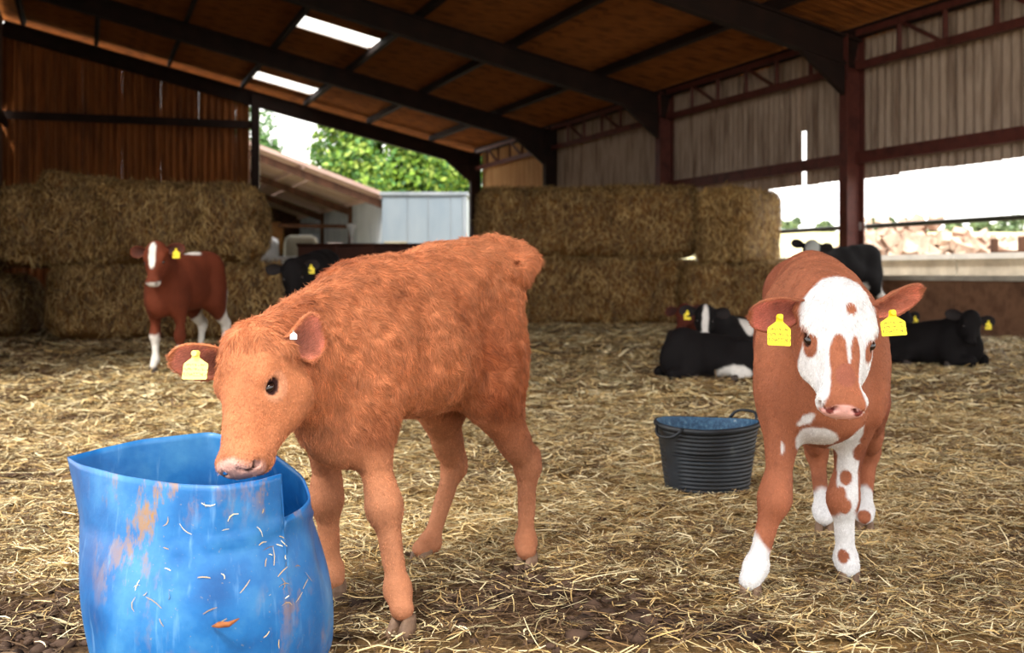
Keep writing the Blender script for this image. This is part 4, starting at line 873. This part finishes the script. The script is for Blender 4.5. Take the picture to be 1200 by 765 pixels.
far_calf((4.46, 15.9), (-.85, -.50), 1.36, at(953, 281, 15.2), at(950, 316, 15.05), (-.1, -.95, .25), 'black calf with a pale face standing in front of the concrete kick wall', BK, w6, (), ears=.15, seed=4)
w7 = [('G', (.18, .03, .33), (.035, .035, .03), FW), ('L', 'hl', 4, (.14, .12, .08), FW), ('L', 'hl', 2, (.05, .06, .06), FW)]
far_calf((1.50, 9.02), (-.93, -.25), 1.0, at(797, 384, 9.1), at(781, 416, 9.0), (-.7, -.5, .5), 'black calf lying curled up in front of the group beside the right bales', BK, w7, (), True, .85, seed=5)
w8 = [('H', (.15, 0, .0), (.15, .027, .07), FW), ('H', (.30, 0, -.03), (.05, .06, .06), FW), ('G', (.10, .04, .30), (.07, .16, .09), FW), ('G', (-.02, .12, .24), (.05, .10, .06), FW), ('G', (-.17, .02, .30), (.11, .14, .06), FW), ('G', (-.38, .05, .16), (.06, .10, .09), FW), ('L', 'fl', 2, (.06, .06, .06), FW)]
far_calf((2.03, 10.25), (-.80, -.42), 1.15, at(827, 357, 9.88), at(826, 398, 9.74), (-.05, -.9, .35), 'black and white calf with a white blaze, lying behind the curled black calf', BK, w8, (-1,), True, .95, seed=6)
far_calf((2.08, 11.6), (-.92, -.2), 1.15, at(801, 356, 11.2), at(795, 387, 11.05), (-.5, -.8, .3), 'reddish dark calf lying farthest back against the right bales', s2l((84, 38, 26)), [('G', (-.1, 0, .3), (.3, .2, .2), BK)], (1,), True, .9, seed=7)
far_calf((3.62, 10.35), (.72, -.62), 1.12, at(1141, 364, 9.95), at(1139, 408, 9.82), (.0, -.95, .3), 'black calf lying at the right near the kick wall, one yellow tag', BK, [('H', (.30, 0, -.05), (.03, .04, .03), s2l((70, 66, 66)))], (1,), True, .98, seed=8)
far_calf((3.28, 11.2), (.5, -.8), 1.12, at(1060, 361, 10.75), at(1068, 405, 10.6), (.3, -.9, .2), 'black calf lying half hidden behind the red and white calf', BK, [('H', (.30, 0, -.05), (.04, .05, .04), s2l((96, 90, 90)))], (1,), True, 1.0, seed=9)

# ------------------------------------------------------------------ outside, beyond the open end
mb = MB(); mb.box((0, 60, -.08), (240, 200, .06)); ground = mb.build('yard_ground', M_yard); tag(ground, kind='structure')
mb = MB(); mb.box((-9, 50, -.035), (16, 18, .03)); tag(mb.build('grass_strip', M_grass), 'strip of pale green grass in the yard beyond the end opening', 'grass', kind='stuff')
# open-sided barn with a single-pitch roof
def lean():
    root = empty('open_barn', tuple(sh(45, 7, 0))); tag(root, 'open sided barn with a sloping pinkish brown roof beyond the end opening', 'building')
    t0, t1, ae, al = 39.1, 56., 9.4, 1.0; ze = 3.40; tn = .355; zf = lambda a: ze+(ae-a)*tn
    for j in range(6):
        for i in range(4):
            b0 = al+(ae+.2-al)*i/4; b1 = al+(ae+.2-al)*(i+1)/4; ta = t0+(t1-t0)*j/6; tb = t0+(t1-t0)*(j+1)/6
            mb = MB(); up_ = Z3*.05; P = [sh(ta, b0, zf(b0)), sh(tb-.04, b0, zf(b0)), sh(tb-.04, b1-.03, zf(b1-.03)), sh(ta, b1-.03, zf(b1-.03))]; mb.box8(P+[p+up_ for p in P]); mb.build('roof_panel', M_pink, root)
    for b_ in (ae-.1, 6.7, 4.0, 1.3): MB().bar(sh(t0, b_, zf(b_)-.07), sh(t1, b_, zf(b_)-.07), .08, .13).build('purlin', M_pink, root)
    for t_ in (39.3, 44.6, 50., 55.8): MB().bar(sh(t_, al, zf(al)-.3), sh(t_, ae, zf(ae)-.3), .12, .24).build('roof_beam', M_shed, root)
    MB().bar(sh(t0-.04, al, zf(al)+.02), sh(t0-.04, ae+.2, zf(ae+.2)+.02), .05, .13).build('verge_board', M_pink, root)
    for t_ in (44.3, 50.):
        MB().box(sh(t_, ae, ze/2), (.22, .22, ze), U3, N3).build('post', M_shed, root)
    for ta, tb in ((39.2, 44.2), (44.4, 49.9), (50.1, 55.9)):
        k = 0
        while ta < tb-.1: corr(sh(ta, ae+.02, 0), U3, min(1., tb-ta), Z3, ze-.03, .2, .03, N3).build('wall_sheet', M_grey, root, True); ta += 1.
    MB().box(sh(44.3, ae-1.4, 2.55), (.1, 2.6, .14), U3, N3).build('tie_beam', M_shed, root)
    mb = MB(); mb.box(sh(55.9, 4.5, 2.2), (.12, 10, 4.4), U3, N3); mb.build('back_wall', M_shed, root)
    mb = MB(); mb.box(sh(47, 0.9, 3.), (17, .12, 6.), U3, N3); mb.build('side_wall', M_shed, root)
lean()
def roundbale(p, r, wd, label, m, name='wrapped_bale', grp=None):
    mb = MB(); p = np.array(p); mb.tube([p-N3*wd/2, p-N3*(wd/2-.12), p+N3*(wd/2-.12), p+N3*wd/2], [r*.86, r, r, r*.86], 20); return tag(mb.build(name, m, None, True), label, 'bale', grp)
mst = mottled('round straw bale', (150, 106, 62), (186, 140, 92), 3, .9, .6, 14)
roundbale(sh(47.5, 4.6, .75), .75, 1.3, 'brown round bale lying under the open barn roof, lower one', mst, 'round_bale')
roundbale(sh(47.5, 4.6, 2.2), .72, 1.3, 'brown round bale stacked on top under the open barn roof', mst, 'round_bale')
roundbale(sh(49.5, 6.6, .75), .75, 2.0, 'brown round bale lying farther right under the open barn roof', mst, 'round_bale')
roundbale(sh(49.5, 6.6, 2.2), .72, 2.0, 'upper brown round bale farther right under the open barn roof', mst, 'round_bale')
# white flat trailer with wrapped bales
def trailer():
    p = np.array([-6.0, 30.5+1.5, 0]); root = empty('trailer', tuple(p)); tag(root, 'white flat trailer parked outside the open end of the shed', 'trailer')
    MB().box(p+[0, 0, .75], (2.8, 1.6, .14)).build('deck', M_white, root); MB().box(p+[0, -.82, .62], (2.8, .06, .16)).build('side_rail', M_white, root)
    for x in (-1.25, 0, 1.25): MB().box(p+[x, -.8, 1.02], (.07, .07, .42)).build('stake', M_white, root)
    MB().box(p+[0, -.8, 1.2], (2.8, .06, .09)).build('side_rail', M_white, root)
    for x in (-.8, .8):
        o = MB().tube([p+[x, -.75, .33], p+[x, -.5, .33]], .33, 20).build('wheel', mottled('tyre black', (30, 28, 27), (52, 48, 44), 9, .9), root, True); MB().tube([p+[x, -.77, .33], p+[x, -.49, .33]], .16, 12).build('hub', M_white, o, True)
trailer()
roundbale((-6.75, 32, 1.30), .48, .9, 'white wrapped bale at the left on the flat trailer', M_white)
roundbale((-5.65, 32, 1.32), .50, .8, 'beige wrapped bale in the middle of the flat trailer', M_beige)
roundbale((-4.75, 32.1, 1.22), .40, .6, 'small pinkish wrapped bale at the right of the flat trailer', mottled('pinkish wrap', (220, 186, 168), (236, 212, 196), 3, .6, .1))
# pale blue-white steel building
def clad():
    root = empty('steel_building', (-2.9, 39.5, 0)); tag(root, 'pale blue white steel clad building at the right of the open barn', 'building'); y = 38.; x0, x1 = -4.12, -1.5; z = 3.28
    xs = [-4.12, -3.32, -2.66, -1.95, -1.55]
    for a_, b_ in zip(xs[:-1], xs[1:]): MB().box(((a_+b_)/2, y, z/2), (b_-a_-.035, .06, z)).build('wall_panel', M_bluewhite, root)
    for x in xs[1:-1]: MB().box((x, y+.02, z/2), (.05, .06, z)).build('joint', M_grey, root)
    MB().box((-3.70, y-.05, 1.5), (.72, .05, .62)).build('hatch', M_beige, root)
    MB().box((-1.50, y, z/2+.02), (.12, .12, z)).build('corner_post', M_grey, root)
    MB().box((-2.8, y+2.5, z+.05), (2.8, 5.2, .1)).build('roof', M_grey, root); MB().box((-4.1, y+2.5, z/2), (.06, 5, z)).build('side_wall', M_bluewhite, root); MB().box((-1.5, y+2.5, z/2), (.06, 5, z)).build('side_wall', M_bluewhite, root)
clad()
# rusty steel hopper and a post lamp
def hopper():
    root = empty('feed_hopper', (-2.3, 20.6, 0)); tag(root, 'dark rusty steel feed hopper behind the chestnut calf, seen over its neck', 'hopper')
    for k in range(4): MB().box((-3.27+k*.62, 20, .64), (.60, .03, 1.24)).build('side_plate', M_rust, root)
    for x in (-3.56, -1.12): MB().box((x, 20.5, .64), (.05, 1., 1.26)).build('end_plate', M_rust, root)
    MB().box((-2.34, 21, .64), (2.5, .03, 1.24)).build('side_plate', M_rust, root); MB().tube([(-3.6, 19.98, 1.27), (-1.1, 19.98, 1.27)], .03, 8).build('rim', M_rust, root, True)
    for k in range(3): MB().box((-3.27+.31+k*.62, 19.97, .64), (.05, .05, 1.24)).build('stiffener', M_rust, root)
hopper()
p = at(412, 268, 22.); mb = MB(); mb.tube([(p[0], p[1], 0), (p[0], p[1], p[2]-.12)], .025, 8); o = mb.build('marker_post', M_white, None, True); tag(o, 'thin white post with a funnel top behind the rusty hopper', 'post')
mb = MB(); mb.tube([(p[0], p[1], p[2]-.16), (p[0], p[1], p[2]-.02), (p[0], p[1], p[2]+.05), (p[0], p[1], p[2]+.09)], [.03, .05, .10, .09], 14); mb.build('funnel', M_white, o, True)
# trees: lobed crowns of single leaves on branching trunks
def tree(name, c, R, n, label, cols, leaf=.22, nb=40, seed=0, group=None, trunk=True):
    R_ = np.random.default_rng(seed); c = np.array(c, float); R = np.array(R, float); root = empty(name, (c[0], c[1], -.05)); tag(root, label, 'tree', group)
    d = R_.normal(0, 1, (nb, 3)); d /= np.linalg.norm(d, axis=1)[:, None]; bc = c+d*R*R_.uniform(.45, .95, (nb, 1)); br = R.min()*R_.uniform(.22, .4, nb)
    k = R_.integers(0, nb, n); q = R_.normal(0, 1, (n, 3)); q /= np.linalg.norm(q, axis=1)[:, None]; P = bc[k]+q*br[k][:, None]*R_.uniform(.6, 1.05, (n, 1))
    nn = nrm_rows(q*.6+R_.normal(0, .6, (n, 3))+Z3*.4); t1 = nrm_rows(np.cross(nn, R_.normal(0, 1, (n, 3)))); t2 = np.cross(nn, t1); L = leaf*R_.uniform(.6, 1.3, (n, 1))
    V = np.stack([P-t1*L*.5, P+t2*L*.3-t1*.05*L, P+t1*L*.55, P-t2*L*.3-t1*.05*L], 1).reshape(-1, 3); F = np.arange(4*n).reshape(-1, 4)
    cc = np.array([s2l(x) for x in cols])[R_.integers(0, len(cols), n)]*R_.uniform(.75, 1.2, (n, 1))
    tag(np_obj('foliage', V, F, M_leaf, root, np.repeat(cc, 4, 0), smooth=False), kind='stuff')
    if trunk:
        h = max(c[2]-R[2]*.5, .6); mb = MB(); mb.tube([(c[0], c[1], -.05), (c[0]+.1, c[1], h*.5), (c[0], c[1], h), (c[0]-.1, c[1], c[2]+R[2]*.4)], [.35*R[0]/3.5, .27*R[0]/3.5, .22*R[0]/3.5, .06], 10); mb.build('trunk', M_bark, root, True)
        for i in range(9): mb = MB(); mb.tube([(c[0], c[1], h*R_.uniform(.8, 1.2)), (bc[i]+c)/2+[0, 0, -.2], bc[i]], [.12, .08, .03], 6); mb.build('branch', M_bark, root, True)
def nrm_rows(a): return a/(np.linalg.norm(a, axis=1)[:, None]+1e-9)
G1 = ((96, 132, 46), (122, 156, 54), (76, 118, 54), (150, 172, 80), (56, 96, 50)); G2 = ((70, 110, 60), (90, 130, 70), (110, 150, 80))
tree('tree', (-6.3, 58, 6.0), (4.3, 3.2, 4.1), 26000, 'large sunlit green tree behind the steel building, left part of the crown', G1, .30, 70, 1)
tree('tree', (-2.3, 61, 5.6), (3.6, 3., 3.8), 20000, 'darker green tree right of the large one, by the end opening', ((62, 104, 60), (80, 122, 60), (104, 140, 68), (48, 88, 58)), .28, 60, 2)
tree('tree', (-14.6, 66, 7.6), (2.2, 2.2, 3.4), 6000, 'thin crowned tree showing above the high end of the open barn roof', G2, .26, 24, 3)

# ------------------------------------------------------------------ outside, beyond the open right side
xs = np.linspace(0, 130, 60); ys = np.linspace(24, 210, 50); X, Y = np.meshgrid(xs, ys, indexing='ij')
Zt = np.clip((Y-40)/140, 0, 1)**1.1*7.3-.05+(fbm(np.c_[X.ravel(), Y.ravel(), 0*X.ravel()], .05, 2, 5).reshape(X.shape)-.5)*.8*np.clip((Y-40)/80, 0, 1)
idx = np.arange(X.size).reshape(X.shape); F = np.c_[idx[:-1, :-1].ravel(), idx[1:, :-1].ravel(), idx[1:, 1:].ravel(), idx[:-1, 1:].ravel()]
tag(np_obj('field', np.c_[X.ravel(), Y.ravel(), Zt.ravel()], F, mottled('pale dry field', (200, 190, 140), (226, 216, 176), .05, .95, .1, 3)), kind='structure')
o = empty('bunker_wall', tuple(sh(17, AW+2.2, 0))); tag(o, 'low pale concrete wall outside, parallel to the shed', 'wall')
for k in range(9): ta = 3+k*3.2; MB().box(sh(ta+1.58, AW+2.6, .52), (3.14, .18, 1.04), U3, N3).build('concrete_panel', M_conc, o)
for k in range(9): ta = 3+k*3.2; MB().box(sh(ta+1.58, AW+2.6, 1.07), (3.18, .3, .09), U3, N3).build('coping', M_white, o)
# rubble heap: rough blocks
def rubble():
    R_ = np.random.default_rng(5); V = []; F = []; n = 1500
    for i in range(n):
        x = R_.uniform(6.6, 14.5); y = 29+R_.uniform(-1.5, 1.5); hmax = 2.0*math.exp(-((x-9.3)/2.2)**2)+1.2*math.exp(-((x-12.6)/2.)**2)+.3; z = R_.uniform(0, hmax)*(1-abs(y-29)/2.2); r = R_.uniform(.08, .2)
        q = np.array([[sx, sy, sz] for sx in (-1, 1) for sy in (-1, 1) for sz in (-1, 1)])*r*R_.uniform(.5, 1.2, 3)+R_.normal(0, r*.12, (8, 3))
        A_, _ = np.linalg.qr(R_.normal(0, 1, (3, 3))); q = q@A_.T+[x, y, z]; b_ = len(V); V += list(q)
        for f in ((0, 1, 3, 2), (4, 6, 7, 5), (0, 4, 5, 1), (2, 3, 7, 6), (0, 2, 6, 4), (1, 5, 7, 3)): F.append([b_+k for k in f])
    tag(np_obj('rubble_heap', V, F, M_rock, None, None, False), 'heap of pinkish broken stones and blocks outside beyond the pale wall', 'rubble', kind='stuff')
rubble()
o = empty('rail_fence', (12.3, 27, 0)); tag(o, 'brown wooden post fence outside at the far right', 'fence')
for k in range(8): MB().box((10.9+k*.62, 27, .78+.05*(k % 2)), (.13, .13, 1.6)).build('post', M_shed, o)
for z in (.9, 1.25): MB().box((13.1, 26.92, z), (4.6, .05, .12)).build('rail', M_shed, o)
BL = ['leftmost distant bush, just left of the tall column', 'broad distant bush half behind the tall column', 'distant bush just right of the tall column', 'second distant bush right of the tall column', 'tall distant bush in the middle of the horizon right of the column', 'distant bush left of the wooden fence posts on the horizon', 'distant bush directly above the wooden fence posts', 'second distant bush from the right edge on the horizon', 'rightmost distant bush at the edge of the picture']
for i, (x, r) in enumerate(((29, 3), (37, 4), (45.5, 3.4), (52, 3.2), (59, 4.2), (66, 3.0), (73, 3.6), (80, 3.4), (87, 4))):
    tree('bush', (x*.62+22.5, 165, 6.6), (r*1.4, 3, 1.7 if i % 3 else 2.4), 900, BL[i], ((110, 130, 90), (130, 150, 104), (96, 118, 88)), .8, 14, 20+i, 'distant bushes on the horizon', False)
